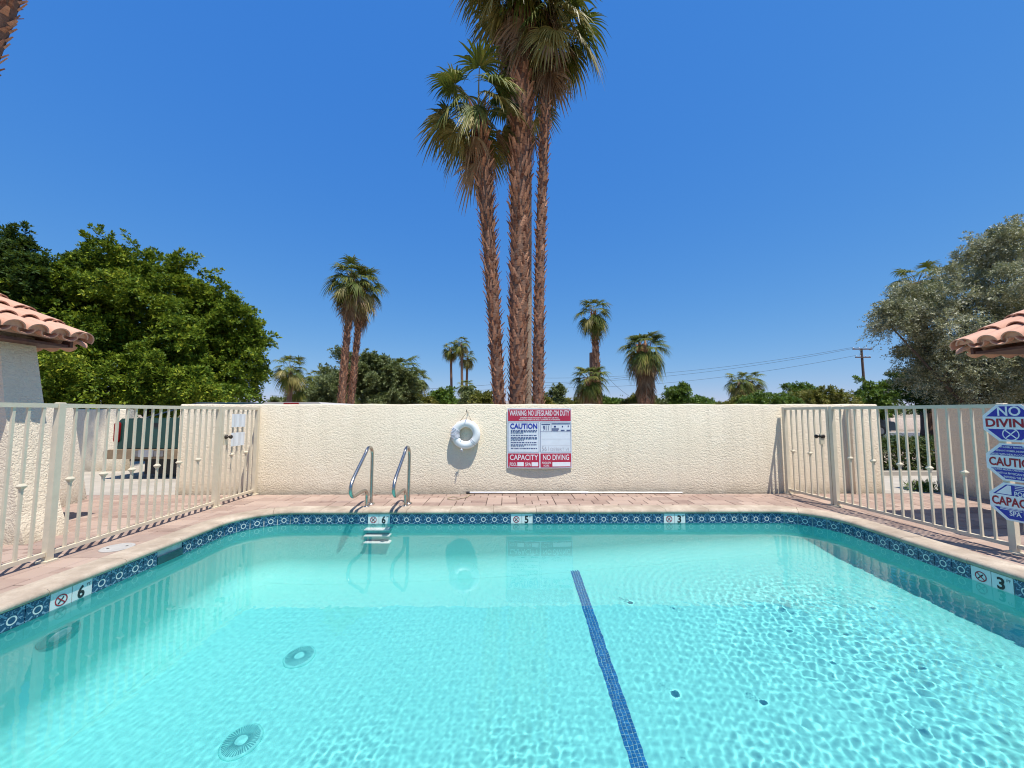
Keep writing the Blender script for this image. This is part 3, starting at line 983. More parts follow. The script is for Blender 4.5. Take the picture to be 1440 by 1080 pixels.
def frame_box(u0, u1, v0, v1):
    e = 0.004
    for a in ((u0, u1, v0, v0 + e * 1.1), (u0, u1, v1 - e * 1.1, v1), (u0, u0 + e, v0, v1), (u1 - e, u1, v0, v1)): fill('border_line', *a, 'ink_navy')
frame_box(0.012, 0.492, 0.24, 0.735); frame_box(0.512, 0.988, 0.24, 0.735)
words('CAUTION', 0.045, 0.465, 0.255, 0.345, 'ink_blue', 2, 0.03)
v = 0.372
for para in (3, 1, 3, 1, 2, 1):
    for k in range(para):
        u = 0.055
        end = 0.46 if k < para - 1 or para == 1 else rnd.uniform(0.2, 0.34)
        P_, F_ = [], []
        while u < end:
            wl_ = min(rnd.uniform(0.012, 0.045), end - u)
            p_, f_ = rect(sw * wl_, shh * 0.011, UX(u + wl_ / 2), VY(v)); b0 = len(P_)
            P_ += p_; F_ += [tuple(b0 + i for i in f) for f in f_]; u += wl_ + 0.008
        lay('small_print', P_, F_, FRS(2), M['ink_navy'], root, bend)
        v += 0.0215
    v += 0.0165
words('911', 0.555, 0.640, 0.290, 0.375, 'ink_navy', 2, 0.01)
fill('border_line', 0.678, 0.682, 0.25, 0.392, 'ink_navy'); fill('border_line', 0.512, 0.988, 0.390, 0.394, 'ink_navy')
for a in ((0.53, 0.665, 0.262, 0.274), (0.69, 0.975, 0.255, 0.266), (0.69, 0.80, 0.335, 0.343), (0.69, 0.80, 0.352, 0.36), (0.69, 0.79, 0.369, 0.377), (0.83, 0.89, 0.362, 0.376), (0.92, 0.98, 0.362, 0.376), (0.725, 0.755, 0.295, 0.32), (0.85, 0.866, 0.295, 0.318), (0.94, 0.956, 0.290, 0.312)):
    fill('small_print', *a, 'ink_navy', 2)
for vv in (0.515, 0.625): fill('rule_line', 0.53, 0.975, vv, vv + 0.002, 'ink_grey')
words('561', 0.535, 0.635, 0.640, 0.712, 'ink_grey', 2, -0.02); words('DESERT VI', 0.67, 0.95, 0.662, 0.712, 'ink_grey', 2, -0.02)
fill('lower_panel', 0.012, 0.492, 0.755, 0.985, 'sign_red'); fill('lower_panel', 0.512, 0.988, 0.755, 0.985, 'sign_red')
words('CAPACITY', 0.04, 0.475, 0.775, 0.865, 'ink_white', 2, 0.008); words('NO DIVING', 0.55, 0.955, 0.775, 0.865, 'ink_white', 2, 0.008)
words('POOL', 0.04, 0.145, 0.905, 0.965, 'ink_white', 2, 0.01); words('SPA', 0.275, 0.365, 0.905, 0.965, 'ink_white', 2, 0.01)
fill('blank_field', 0.155, 0.255, 0.90, 0.965, 'ink_white', 2); fill('blank_field', 0.375, 0.475, 0.90, 0.965, 'ink_white', 2)
fill('blank_field', 0.695, 0.975, 0.90, 0.97, 'ink_white', 2)
words('POOL/SPA', 0.535, 0.675, 0.893, 0.928, 'ink_white', 2, 0.01); words('HOURS', 0.56, 0.645, 0.94, 0.972, 'ink_white', 2, 0.01)
mb = MB()
mb.build
for (x, z) in ((0.03, 0.97), (0.97, 0.97), (0.97, 0.03), (0.03, 0.03)):
    mb = MB(); px = UX(x); pz = shh * (z - 0.5)
    mb.lathe((sc_.x + px, sc_.y - bend(px, pz) - 0.001, sc_.z + pz), [(0.011, 0.0), (0.010, -0.004), (0.004, -0.006), (0, -0.006)], 12, 'Y'); mb.build('screw', M['alu'], root)

# ================================================================ life ring on its hook
rc = Vector((-0.735, WY - 0.068, 1.015)); rr, rt = 0.186, 0.066
root = empty('life_ring', (rc.x, WY, rc.z - 0.25), 'white life ring with rope hanging on the back wall', 'life ring')
mb = MB(); prof_ = [(rr + rt * math.cos(a), 0.8 * rt * math.sin(a)) for a in [2 * math.pi * k / 18 for k in range(18)]]
mb.lathe(rc, prof_, 56, 'Y', closed=True); mb.build('ring', M['white_plastic'], root, smooth=True)
bandm = simple('grey_ring_strap', (0.42, 0.43, 0.46), 0.7, 0, 0.1)
for a0 in (-50, -40):
    a = R(a0); c_ = Vector((math.cos(a), 0, math.sin(a)))
    mb = MB(); pth = [rc + c_ * (rr + (rt + 0.003) * math.cos(b_)) + Vector((0, -0.8 * (rt + 0.004) * math.sin(b_), 0)) for b_ in [2 * math.pi * k / 16 for k in range(17)]]
    mb.tube(pth, 0.0035, 6); mb.build('strap', bandm, root, smooth=True)
ropem = simple('white_blue_rope', (0.66, 0.68, 0.74), 0.85, 0, 0.25, 60)
mb = MB(); pth = []
for k in range(150):
    u = k / 149; a = R(200 - 62 * math.sin(u * 1.57)) + R(18) * math.sin(u * 40) * 0.4; a = R(150 + 55 * u)
    b_ = u * 9 * 2 * math.pi
    c_ = Vector((math.cos(a), 0, math.sin(a)))
    pth.append(rc + c_ * (rr + (rt + 0.009) * math.cos(b_)) + Vector((0, -0.8 * (rt + 0.010) * math.sin(b_) , 0)))
mb.tube(pth, 0.006, 6); mb.build('rope', ropem, root, smooth=True)
mb = MB(); k0 = rc + Vector((-0.06, -0.07, -0.245))
for dx, dz, l in ((-0.012, -0.05, 0.02), (0.02, -0.045, 0.03), (-0.035, -0.03, 0.02), (0.0, -0.03, -0.03)):
    mb.tube([k0, k0 + Vector((dx * 0.5, l, dz * 0.4)), k0 + Vector((dx, l * 0.4, dz))], [0.010, 0.008, 0.005], 6)
mb.build('rope_knot', ropem, root, smooth=True)
cordm = simple('tan_cord', (0.42, 0.33, 0.22), 0.9, 0, 0.15, 40)
top = Vector((rc.x + 0.03, WY - 0.12, 1.405))
mb = MB(); mb.tube([rc + Vector((-0.115, -0.01, 0.20)), top, rc + Vector((0.105, -0.01, 0.205))], 0.0055, 6); mb.build('hanging_cord', cordm, root, smooth=True)
hk = empty('wall_hook', (top.x, WY, top.z), 'thin metal hook in the back wall holding up the life ring', 'hook')
mb = MB(); mb.tube([(top.x, WY + 0.02, top.z - 0.005), (top.x, WY - 0.22, top.z - 0.008), (top.x, WY - 0.26, top.z + 0.005), (top.x, WY - 0.265, top.z + 0.03)], 0.006, 8)
mb.build('hook', M['brown_metal'], hk, smooth=True)

# ================================================================ grab rails
def smooth_path(pts, n=8):
    out = []
    P = [Vector(p) for p in pts]
    for i in range(len(P) - 1):
        p0 = P[max(i - 1, 0)]; p1 = P[i]; p2 = P[i + 1]; p3 = P[min(i + 2, len(P) - 1)]
        for k in range(n):
            t_ = k / n
            out.append(0.5 * ((2 * p1) + (p2 - p0) * t_ + (2 * p0 - 5 * p1 + 4 * p2 - p3) * t_ ** 2 + (3 * p1 - p0 - 3 * p2 + p3) * t_ ** 3))
    return out + [P[-1]]
for X0, dy, lab in ((-2.09, 0.0, 'left polished steel grab rail at the pool edge beside the depth mark'), (-1.53, 0.03, 'right polished steel grab rail at the pool edge, nearer the life ring')):
    root = empty('grab_rail', (X0, 5.98, 0), lab, 'handrail', 'pool grab rails')
    pts = [(X0, 5.98, 0.0), (X0, 5.98, 0.40), (X0, 5.98, 0.72), (X0, 5.965, 0.80), (X0, 5.91, 0.855), (X0, 5.83, 0.865), (X0, 5.75, 0.835), (X0, 5.69, 0.785), (X0, 5.50, 0.655), (X0, 5.34, 0.545),
           (X0, 5.25, 0.475), (X0, 5.20, 0.405), (X0, 5.20, 0.335), (X0, 5.25, 0.275), (X0, 5.33, 0.255), (X0, 5.50, 0.262), (X0, 5.66, 0.262), (X0, 5.74, 0.245), (X0, 5.79, 0.195), (X0, 5.80, 0.12), (X0, 5.80, 0.0)]
    pts = [(x, y + dy, z) for x, y, z in pts]
    mb = MB(); mb.tube(smooth_path(pts, 6), 0.0235, 14); mb.build('rail', M['steel'], root, smooth=60)
    for y in (5.98, 5.80):
        mb = MB(); mb.lathe((X0, y + dy, 0.0), [(0.058, 0.0), (0.058, 0.006), (0.046, 0.018), (0.028, 0.026), (0.024, 0.026)], 24); mb.build('escutcheon', M['steel'], root, smooth=40)

# ================================================================ pole, cord loop and lid on the deck
root = empty('pool_pole', (1.12, 6.68, 0), 'long aluminium pool pole lying along the foot of the back wall', 'pole')
mb = MB(); mb.tube([(-0.66, 6.700, 0.021), (1.3, 6.688, 0.021)], 0.019, 12); mb.build('outer_tube', M['alu'], root, smooth=40)
mb = MB(); mb.tube([(1.3, 6.688, 0.020), (2.98, 6.678, 0.018)], 0.015, 12); mb.build('inner_tube', M['alu'], root, smooth=40)
mb = MB(); mb.tube([(1.24, 6.6885, 0.022), (1.36, 6.6875, 0.022)], 0.022, 12); mb.build('lock_collar', M['white_plastic'], root, smooth=40)
mb = MB(); mb.tube([(-0.72, 6.7003, 0.021), (-0.66, 6.700, 0.021)], 0.021, 12); mb.build('grip', M['black'], root, smooth=40)
mb = MB()
lp = [(-0.62, 6.58, 0.012), (-0.74, 6.36, 0.010), (-0.85, 6.22, 0.010), (-0.98, 6.30, 0.012), (-0.90, 6.42, 0.014), (-0.78, 6.30, 0.016), (-0.68, 6.40, 0.012), (-0.66, 6.62, 0.012)]
mb.tube(smooth_path(lp, 8), 0.006, 6); o = mb.build('cord_loop', cordm, None, smooth=True)
tag(o, 'thin tan cord curled on the pavers below the life ring', 'cord')
mb = MB(); mb.lathe((-4.02, 4.10, 0.0), [(0.135, -0.01), (0.135, 0.006), (0.128, 0.011), (0.105, 0.011), (0.103, 0.008), (0.0, 0.008)], 36)
lid = empty('skimmer_lid', (-4.02, 4.10, 0), 'round grey skimmer lid set in the pavers beside the left fence', 'lid')
mb.build('lid_plate', simple('grey_lid_plastic', (0.42, 0.40, 0.37), 0.6, 0, 0.1, 8), lid, smooth=35)
for a in (0.6, 0.6 + math.pi):
    mb = MB(); mb.lathe((-4.02 + 0.07 * math.cos(a), 4.10 + 0.07 * math.sin(a), 0.0085), [(0.012, 0), (0.012, 0.001), (0.0, 0.001)], 12); mb.build('finger_hole', M['black'], lid)
# ================================================================ walls, pylons and tiled roofs beside the pool
stucco_wall('side_wall', [(-6.20, 5.05), (-6.80, 6.38)], 1.52, 'short cream stucco wall behind the left pylon, near the truck', 0.45, batter=0.26)
stucco_wall('far_wall', [(-13.0, 9.5), (-9.35, 9.5)], 1.47, 'far low stucco wall left of the green pickup', 0.2)
stucco_wall('side_wall', [(7.62, 4.6), (7.72, 6.95)], 1.50, 'stucco wall with its shaded side to the right fence', -0.25, 'stucco')
mb = MB(); mb.box((5.98, WY - 0.065, 0.75), (0.10, 0.13, 1.50)); o = mb.build('wall_pilaster', M['stucco'], None); tag(o, 'narrow stucco pilaster on the wall behind the right gate', 'pilaster')

def pylon(name, xs_b, xs_t, ys_b, ys_t, h, label):
    """battered stucco block: plan at the foot and at the top"""
    (a, b_), (c, d) = xs_b, ys_b; (a2, b2), (c2, d2) = xs_t, ys_t
    mb = MB(); V = []; N = 7
    for i in range(N + 1):
        u = i / N; e = u ** 0.8
        z = -0.05 + (h + 0.05) * u
        L = lambda p, q: p + (q - p) * e
        V += [(L(a, a2), L(c, c2), z), (L(b_, b2), L(c, c2), z), (L(b_, b2), L(d, d2), z), (L(a, a2), L(d, d2), z)]
    Fc = [(0, 3, 2, 1), tuple(4 * N + k for k in range(4))]
    for i in range(N):
        for k in range(4): Fc.append((4 * i + k, 4 * i + (k + 1) % 4, 4 * i + 4 + (k + 1) % 4, 4 * i + 4 + k))
    mb.add(V, Fc)
    return tag(mb.build(name, M['stucco'], None, at=((a + b_) / 2, (c + d) / 2, 0)), label, 'pylon')
pylon('pylon', (-7.6, -5.08), (-7.2, -5.66), (4.20, 4.62), (4.24, 4.56), 2.46, 'battered cream stucco pylon with flared foot under the left tiled roof')
pylon('pylon', (6.00, 8.4), (6.32, 8.0), (4.10, 4.55), (4.16, 4.5), 2.42, 'battered stucco pylon under the right tiled roof at the picture edge')

def clay(name, c):
    t = NT(name); p = t.pos(); oi = t.n('ObjectInfo')
    a = t.noise(p, 7, 6, 0.65); f = t.noise(p, 55, 4)
    cc = t.mix(a, tuple(x * 0.82 for x in c), tuple(min(1, x * 1.15) for x in c))
    cc = t.mix(t.math('MULTIPLY', oi.outputs['Random'], 0.45), cc, (c[0] * 0.85, c[1] * 0.72, c[2] * 0.66))
    cc = t.mix(t.math('MULTIPLY', t.math('SUBTRACT', 0.46, f), 2.0, clamp=True), cc, (c[0] * 0.5, c[1] * 0.5, c[2] * 0.5))
    t.base(cc); t.set(Roughness=0.85); t.l(t.bump(f, 0.3, 0.004), t.b.inputs['Normal'])
    return t.m
M['clay'] = clay('clay_roof_tile', (0.62, 0.36, 0.25))
M['soffit'] = simple('dark_brown_wood', (0.10, 0.045, 0.035), 0.7, 0, 0.2, 8)
def half_barrel(name, r0, r1, L, up, th=0.014, n=10):
    """tapered half barrel along +X (r0 at x=0), arch up or trough down"""
    mb = MB(); V = []
    for x, r in ((0, r0), (L, r1)):
        for rr_ in (r, r - th):
            for k in range(n + 1):
                a = math.pi * k / n
                V.append((x, -rr_ * math.cos(a), rr_ * math.sin(a) * (0.9 if up else -0.75)))
    m = n + 1; Fc = []
    for k in range(n):
        Fc += [(k, k + 1, 2 * m + k + 1, 2 * m + k), (m + k, 3 * m + k, 3 * m + k + 1, m + k + 1), (k, m + k, m + k + 1, k + 1), (2 * m + k, 2 * m + k + 1, 3 * m + k + 1, 3 * m + k)]
    Fc += [(0, 2 * m, 3 * m, m), (n, m + n, 3 * m + n, 2 * m + n)]
    mb.add(V, Fc)
    return mb.mesh(name, M['clay'], 35)
COVER = half_barrel('cover_tile', 0.098, 0.080, 0.46, True)
PANT = half_barrel('pan_tile', 0.085, 0.100, 0.46, False)
def tiled_roof(sgn, xe, ze, y0, y1, label, slope=R(24), L=2.1):
    """eave along Y at x=xe; the barrels climb away from the pool (sgn = -1 left, +1 right)"""
    root = empty('tiled_roof', (xe + sgn * L / 2, (y0 + y1) / 2, ze), label, 'roof', 'clay tiled roofs beside the pool')
    ca, sa = math.cos(slope), math.sin(slope)
    P = lambda d, y, h: (xe + sgn * (d * ca - h * sa), y, ze + d * sa + h * ca)
    # deck boards and rafters
    mb = MB(); q = [P(0.10, y0 + 0.10, -0.055), P(L, y0 + 0.10, -0.055), P(L, y1 - 0.10, -0.055), P(0.10, y1 - 0.10, -0.055)]
    mb.prism(q, (0, 0, 0), Vector(P(0, 0, -0.035)) - Vector(P(0, 0, -0.003))); mb.build('roof_deck', M['soffit'], root)
    sp = 0.2225; n = int(round((y1 - y0) / sp)); sp = (y1 - y0) / n
    mb = MB(); q = [P(0.055, y0 + 0.06, -0.075), P(0.055, y1 - 0.06, -0.075), P(0.055, y1 - 0.06, 0.0), P(0.055, y0 + 0.06, 0.0)]
    mb.prism(q, (0, 0, 0), Vector(P(0.03, 0, 0)) - Vector(P(0, 0, 0))); mb.build('fascia', simple('tan_fascia', (0.34, 0.2, 0.14), 0.75, 0, 0.15), root)
    for i in range(n + 1):
        y = y0 + sp * i
        for j in range(5):
            d = j * 0.40
            for nm, me_, yy, hh, lift in (('cover_tile', COVER, y, 0.004, 0.030), ('pan_tile', PANT, y + sp / 2, 0.012, 0.020)):
                if nm == 'pan_tile' and i == n: continue
                loc = P(d - 0.02 + rnd.uniform(-0.008, 0.008), yy, hh + 0.0)
                rz = 0.0 if sgn > 0 else math.pi
                put(nm, me_, root, loc, rot=(rnd.uniform(-0.02, 0.02), -slope + 0.055, rz + rnd.uniform(-0.012, 0.012)))
    CAPM = MB(); CAPM.add([(0.012, -0.088 * math.cos(math.pi * k / 10), 0.079 * math.sin(math.pi * k / 10)) for k in range(11)] + [(0.03, -0.088 * math.cos(math.pi * k / 10), 0.079 * math.sin(math.pi * k / 10)) for k in range(11)], [tuple(range(11)), tuple(range(21, 10, -1))] + [(k, k + 1, 12 + k, 11 + k) for k in range(10)] + [(10, 0, 11, 21)])
    capm = CAPM.mesh('eave_stop', M['clay'])
    for i in range(n + 1):
        put('eave_stop', capm, root, P(0.0, y0 + sp * i, 0.004), rot=(0, -slope + 0.055, 0.0 if sgn > 0 else math.pi))
    # flat dark soffit and the far eave with its own row of tiles
    zs = ze - 0.10
    mb = MB(); mb.box((xe + sgn * (0.10 + 1.0), (y0 + y1) / 2 + 0.02, zs), (1.96, y1 - y0 - 0.02, 0.03)); mb.build('soffit', M['soffit'], root)
    mb = MB(); mb.box((xe + sgn * 1.12, y1 + 0.045, zs + 0.035), (2.0, 0.03, 0.09)); mb.build('fascia', M['soffit'], root)
    for i in range(8):
        x = xe + sgn * (0.20 + sp * i)
        loc = (x, y1 + 0.20, zs + 0.01)
        put('cover_tile', COVER, root, loc, rot=(0, -slope + 0.05, R(-90)))
        put('pan_tile', PANT, root, (x + sgn * sp / 2, y1 + 0.20, zs + 0.018), rot=(0, -slope + 0.05, R(-90)))
    # rolled rake tiles hang over the far gable edge
    for j in range(5):
        loc = P(j * 0.40 - 0.02, y1 + 0.07, 0.0)
        put('rake_tile', COVER, root, loc, rot=(R(-28) if sgn > 0 else R(28), -slope + 0.045, 0.0 if sgn > 0 else math.pi))
    return root
tiled_roof(-1, -5.23, 2.29, 3.84, 4.66, 'terracotta barrel tile roof at the left edge above the stucco pylon')
tiled_roof(1, 5.70, 2.23, 3.78, 4.68, 'terracotta barrel tile roof at the right edge above the fence signs')

# ---------------------------------------------------------------- beyond the openings
def slab(name, x0, y0, x1, y1, z, mat, label, cat):
    mb = MB(); mb.add([(x0, y0, z), (x1, y0, z), (x1, y1, z), (x0, y1, z)], [(0, 1, 2, 3)])
    return tag(mb.build(name, M[mat]), label, cat, kind='structure')
slab('driveway', -14, 6.75, -4.0, 30, -0.030, 'concrete', 'pale concrete driveway under the green pickup', 'driveway')
slab('path', 5.0, 6.75, 14, 8.7, -0.030, 'concrete', 'pale concrete path outside the right opening', 'path')
slab('street', 8.0, 18.0, 90, 27, -0.026, 'asphalt', 'grey asphalt street beyond the hedge', 'street')
slab('pavement', 8.0, 16.6, 90, 18.0, -0.022, 'concrete', 'pale pavement along the near side of the street', 'pavement')
slab('pavement', 8.0, 27.0, 90, 28.2, -0.022, 'concrete', 'pale pavement along the far side of the street', 'pavement')
mb = MB(); mb.box((8.4, 8.78, 0.0), (7, 0.15, 0.12)); o = mb.build('kerb', M['concrete']); tag(o, 'low concrete kerb in front of the hedge', 'kerb', kind='structure')
stucco_wall('far_wall', [(28.6, 28.6), (37.0, 28.2)], 0.98, 'pink block wall across the street seen through the right fence', 0.2, 'stucco_pink')

# green pickup seen from behind
paint = simple('dark_green_car_paint', (0.008, 0.060, 0.050), 0.3, 0, 0.1, 3, coat=0.25)
chrome = simple('worn_chrome', (0.32, 0.32, 0.32), 0.35, 0.9, 0.15, 12)
tan_b = simple('tan_bumper', (0.27, 0.19, 0.11), 0.5, 0, 0.12, 8)
glass = simple('dark_car_glass', (0.010, 0.014, 0.016), 0.08, 0, 0.1)
redl = simple('red_lamp_lens', (0.26, 0.008, 0.010), 0.25, 0, 0.1)
def rounded_box(c, d, r=0.05, n=3):
    """box with rounded vertical-plane outline (x-z), extruded along y"""
    hx, hz = d[0] / 2, d[2] / 2; P = []
    for sx, sz, a0 in ((1, 1, 0), (-1, 1, 90), (-1, -1, 180), (1, -1, 270)):
        for k in range(n + 1):
            a = R(a0 + 90 * k / n); P.append((c[0] + sx * (hx - r) + r * math.cos(a), c[1] - d[1] / 2, c[2] + sz * (hz - r) + r * math.sin(a)))
    return P, d[1]
def rb(mb, c, d, r=0.05):
    P, l = rounded_box(c, d, r); mb.prism(P, (0, 0, 0), (0, l, 0)); return mb
def wheel(root, x, y, r=0.35, w=0.22):
    mb = MB(); mb.lathe((x - w / 2, y, r - 0.03), [(r * 0.6, 0), (r * 0.93, 0.0), (r, 0.03), (r, w - 0.03), (r * 0.93, w), (r * 0.6, w)], 28, 'X'); t_ = mb.build('wheel', M['black'], root, smooth=35)
    mb = MB(); mb.lathe((x - w / 2 - 0.004, y, r - 0.03), [(r * 0.6, 0.01), (r * 0.45, 0.03), (0.02, 0.025), (0.02, w - 0.02), (r * 0.45, w - 0.03), (r * 0.6, w)], 20, 'X'); mb.build('rim', chrome, t_, smooth=35)
tx, ty = -7.66, 8.50
root = empty('pickup_truck', (tx, ty + 2.4, 0), 'dark green pickup truck parked tail first behind the left wall opening', 'pickup')
mb = MB()
for (z0_, z1_, w0, w1) in ((0.56, 0.66, 0.80, 0.89), (0.66, 0.95, 0.89, 0.92), (0.95, 1.15, 0.92, 0.88), (1.15, 1.26, 0.88, 0.78)):
    V = []
    for y_ in (ty, ty + 2.1):
        V += [(tx - w0, y_, z0_), (tx + w0, y_, z0_), (tx + w1, y_, z1_), (tx - w1, y_, z1_)]
    mb.add(V, [(0, 1, 2, 3), (4, 7, 6, 5), (0, 4, 5, 1), (1, 5, 6, 2), (2, 6, 7, 3), (3, 7, 4, 0)])
mb.build('bed', paint, root, smooth=60)
mb = MB(); rb(mb, (tx, ty - 0.014, 0.93), (1.42, 0.04, 0.62), 0.04); tg = mb.build('tailgate', paint, root, smooth=40)
mb = MB(); rb(mb, (tx, ty - 0.037, 1.12), (0.18, 0.02, 0.08), 0.02); mb.build('handle', M['black'], tg)
for s in (-1, 1):
    mb = MB(); rb(mb, (tx + s * 0.845, ty - 0.012, 0.96), (0.12, 0.05, 0.44), 0.055); mb.build('tail_light', redl, root, smooth=40)
mb = MB(); rb(mb, (tx, ty - 0.10, 0.50), (1.86, 0.20, 0.19), 0.05); bp = mb.build('bumper', tan_b, root, smooth=40)
mb = MB(); rb(mb, (tx + 0.05, ty - 0.21, 0.52), (0.62, 0.03, 0.12), 0.02); mb.build('bumper_step', chrome, bp)
mb = MB(); rb(mb, (tx, ty - 0.232, 0.525), (0.31, 0.012, 0.15), 0.02); mb.build('number_plate', simple('grey_plate', (0.34, 0.35, 0.37), 0.4, 0.2, 0.1), bp)
mb = MB(); mb.lathe((tx + 0.02, ty + 0.42, 0.27), [(0.18, -0.10), (0.36, -0.11), (0.40, -0.06), (0.40, 0.06), (0.36, 0.11), (0.18, 0.10)], 28, 'Z', closed=True); mb.build('spare_tyre', M['black'], root, smooth=40)
mb = MB(); mb.box((tx + 0.16, ty + 0.04, 0.235), (0.78, 0.05, 0.36)); mb.build('shade_panel', M['black'], root)  # black panel added to stand in for the shade under the truck
mb = MB(); mb.box((tx, ty + 2.2, 0.42), (1.3, 4.2, 0.2)); mb.build('chassis', M['black'], root)
mb = MB()
V = []
for y_, hw, z_ in ((ty + 2.15, 0.88, 0.6), (ty + 2.15, 0.86, 1.22), (ty + 2.30, 0.72, 1.66), (ty + 3.5, 0.72, 1.68), (ty + 4.1, 0.86, 1.22), (ty + 5.2, 0.86, 1.05), (ty + 5.25, 0.86, 0.5)):
    V += [(tx - hw, y_, z_), (tx + hw, y_, z_)]
Fc = [(2 * i, 2 * i + 1, 2 * i + 3, 2 * i + 2) for i in range(6)] + [tuple(2 * i for i in range(7)), tuple(2 * i + 1 for i in reversed(range(7))), (0, 12, 13, 1)]
mb.add(V, Fc); mb.build('cab', paint, root, smooth=30)
mb = MB(); mb.add([(tx - 0.68, ty + 2.165, 1.27), (tx + 0.68, ty + 2.165, 1.27), (tx + 0.6, ty + 2.265, 1.6), (tx - 0.6, ty + 2.265, 1.6)], [(0, 1, 2, 3)]); mb.build('rear_window', glass, root)
mb = MB()
for s in (-0.8, 0.8):
    for k in range(3):
        mb.tube([(tx + s, ty + 0.5, 1.24), (tx + s, ty + 2.0, 1.64)], 0.02, 6)
mb.tube([(tx - 0.8, ty + 2.0, 1.64), (tx + 0.8, ty + 2.0, 1.64)], 0.02, 6); mb.tube([(tx - 0.8, ty + 2.0, 1.25), (tx - 0.8, ty + 2.0, 1.64)], 0.02, 6); mb.tube([(tx + 0.8, ty + 2.0, 1.25), (tx + 0.8, ty + 2.0, 1.64)], 0.02, 6)
mb.tube([(tx + 0.3, ty + 0.6, 1.26), (tx + 0.7, ty + 2.0, 1.62)], 0.015, 6); mb.build('rack', chrome, root, smooth=40)
for s in (-0.78, 0.78):
    for y_ in (ty + 1.05, ty + 4.3): wheel(root, tx + s, y_)

def sedan(name, x, y, rz, col_, label):
    pm_ = simple(name + '_paint', col_, 0.25, 0, 0.08, 3, coat=0.6)
    root = empty(name, (x, y, 0), label, 'car')
    c_, s_ = math.cos(rz), math.sin(rz)
    T_ = lambda p: (x + c_ * p[0] - s_ * p[1], y + s_ * p[0] + c_ * p[1], p[2])
    side = [(-2.2, 0.35), (-2.25, 0.62), (-2.15, 0.86), (-1.55, 0.95), (-0.95, 1.38), (0.5, 1.42), (1.25, 0.98), (2.1, 0.80), (2.25, 0.55), (2.2, 0.32)]
    mb = MB(); V = []
    for yy, k in ((-0.88, 1.0), (-0.82, 1.02), (0.82, 1.02), (0.88, 1.0)):
        for (px, pz) in side:
            inset = 0.14 if pz > 1.1 else 0.0
            V.append(T_((px, yy - math.copysign(inset, yy), pz * (1.0 if abs(yy) < 0.85 else 0.985))))
    m = len(side); Fc = []
    for r_ in range(3):
        for k in range(m): Fc.append((r_ * m + k, r_ * m + (k + 1) % m, (r_ + 1) * m + (k + 1) % m, (r_ + 1) * m + k))
    Fc += [tuple(range(m)), tuple(3 * m + k for k in reversed(range(m)))]
    mb.add(V, Fc); mb.build('body', pm_, root, smooth=35)
    for s in (-1, 1):
        mb = MB(); q = [(-1.35, 0.98), (-0.88, 1.33), (0.45, 1.37), (1.0, 1.0)]
        mb.add([T_((px, s * (0.895 - (0.13 if pz > 1.1 else 0)), pz)) for px, pz in q], [(0, 1, 2, 3)]); mb.build('side_window', glass, root)
        mb = MB(); mb.add([T_(p) for p in ((-2.24, s * 0.6, 0.66), (-2.24, s * 0.85, 0.66), (-2.17, s * 0.85, 0.84), (-2.17, s * 0.6, 0.84))], [(0, 1, 2, 3)]); mb.prism; o = mb.build('tail_light', redl, root); o.location = Vector((-0.02 * c_, -0.02 * s_, 0))
        for px in (-1.35, 1.4):
            wx, wy, _ = T_((px, s * 0.78, 0))
            mb = MB(); 
            ax = Vector((-s_, c_, 0)); c0 = Vector((wx, wy, 0.31))
            mb.tube([c0 - ax * 0.11, c0 + ax * 0.11], 0.32, 24); t_ = mb.build('wheel', M['black'], root, smooth=35)
            mb = MB(); mb.tube([c0 - ax * 0.118, c0 + ax * 0.118], 0.2, 20); mb.build('rim', chrome, t_, smooth=35)
    mb = MB(); mb.add([T_(p) for p in ((-1.58, -0.72, 0.98), (-1.58, 0.72, 0.98), (-0.99, 0.64, 1.365), (-0.99, -0.64, 1.365))], [(0, 1, 2, 3)]); o = mb.build('rear_window', glass, root); o.location = (-0.012 * c_, -0.012 * s_, 0.02)
    return root
sedan('parked_car', 20.3, 23.2, R(176), (0.02, 0.022, 0.026), 'black car parked in the street seen through the right fence')
# silver van whose roof shows over the left end of the wall
def van(x, y, label):
    root = empty('parked_van', (x, y, 0), label, 'van')
    pm_ = simple('silver_van_paint', (0.50, 0.47, 0.42), 0.5, 0, 0.06, 3)
    mb = MB(); V = []; sec = [(-0.92, 0.4), (-0.95, 0.9), (-0.80, 1.52), (-0.62, 1.63), (0.62, 1.63), (0.80, 1.52), (0.95, 0.9), (0.92, 0.4)]
    for yy in (-2.2, -2.0, 1.0, 2.2):
        for sx, sz in sec: V.append((x + sx, y + yy, sz if yy < 1.5 else min(sz, 1.0)))
    m = len(sec); Fc = [(r_ * m + k, r_ * m + (k + 1) % m, (r_ + 1) * m + (k + 1) % m, (r_ + 1) * m + k) for r_ in range(3) for k in range(m)]
    Fc += [tuple(range(m)), tuple(3 * m + k for k in reversed(range(m)))]
    mb.add(V, Fc); mb.build('body', pm_, root, smooth=40)
    mb = MB(); rb(mb, (x, y - 2.215, 1.59), (0.34, 0.04, 0.05), 0.015); mb.build('brake_light', redl, root)
    mb = MB(); rb(mb, (x, y - 2.21, 1.22), (1.4, 0.03, 0.42), 0.08); mb.build('rear_window', glass, root)
    for s in (-1, 1):
        mb = MB(); rb(mb, (x + s * 0.83, y - 2.2, 0.95), (0.13, 0.06, 0.3), 0.03); mb.build('tail_light', redl, root)
        for yy in (-1.35, 1.4): wheel(root, x + s * 0.8, y + yy, 0.33)
van(-5.05, 11.2, 'silver van behind the boundary wall with only its roof showing')
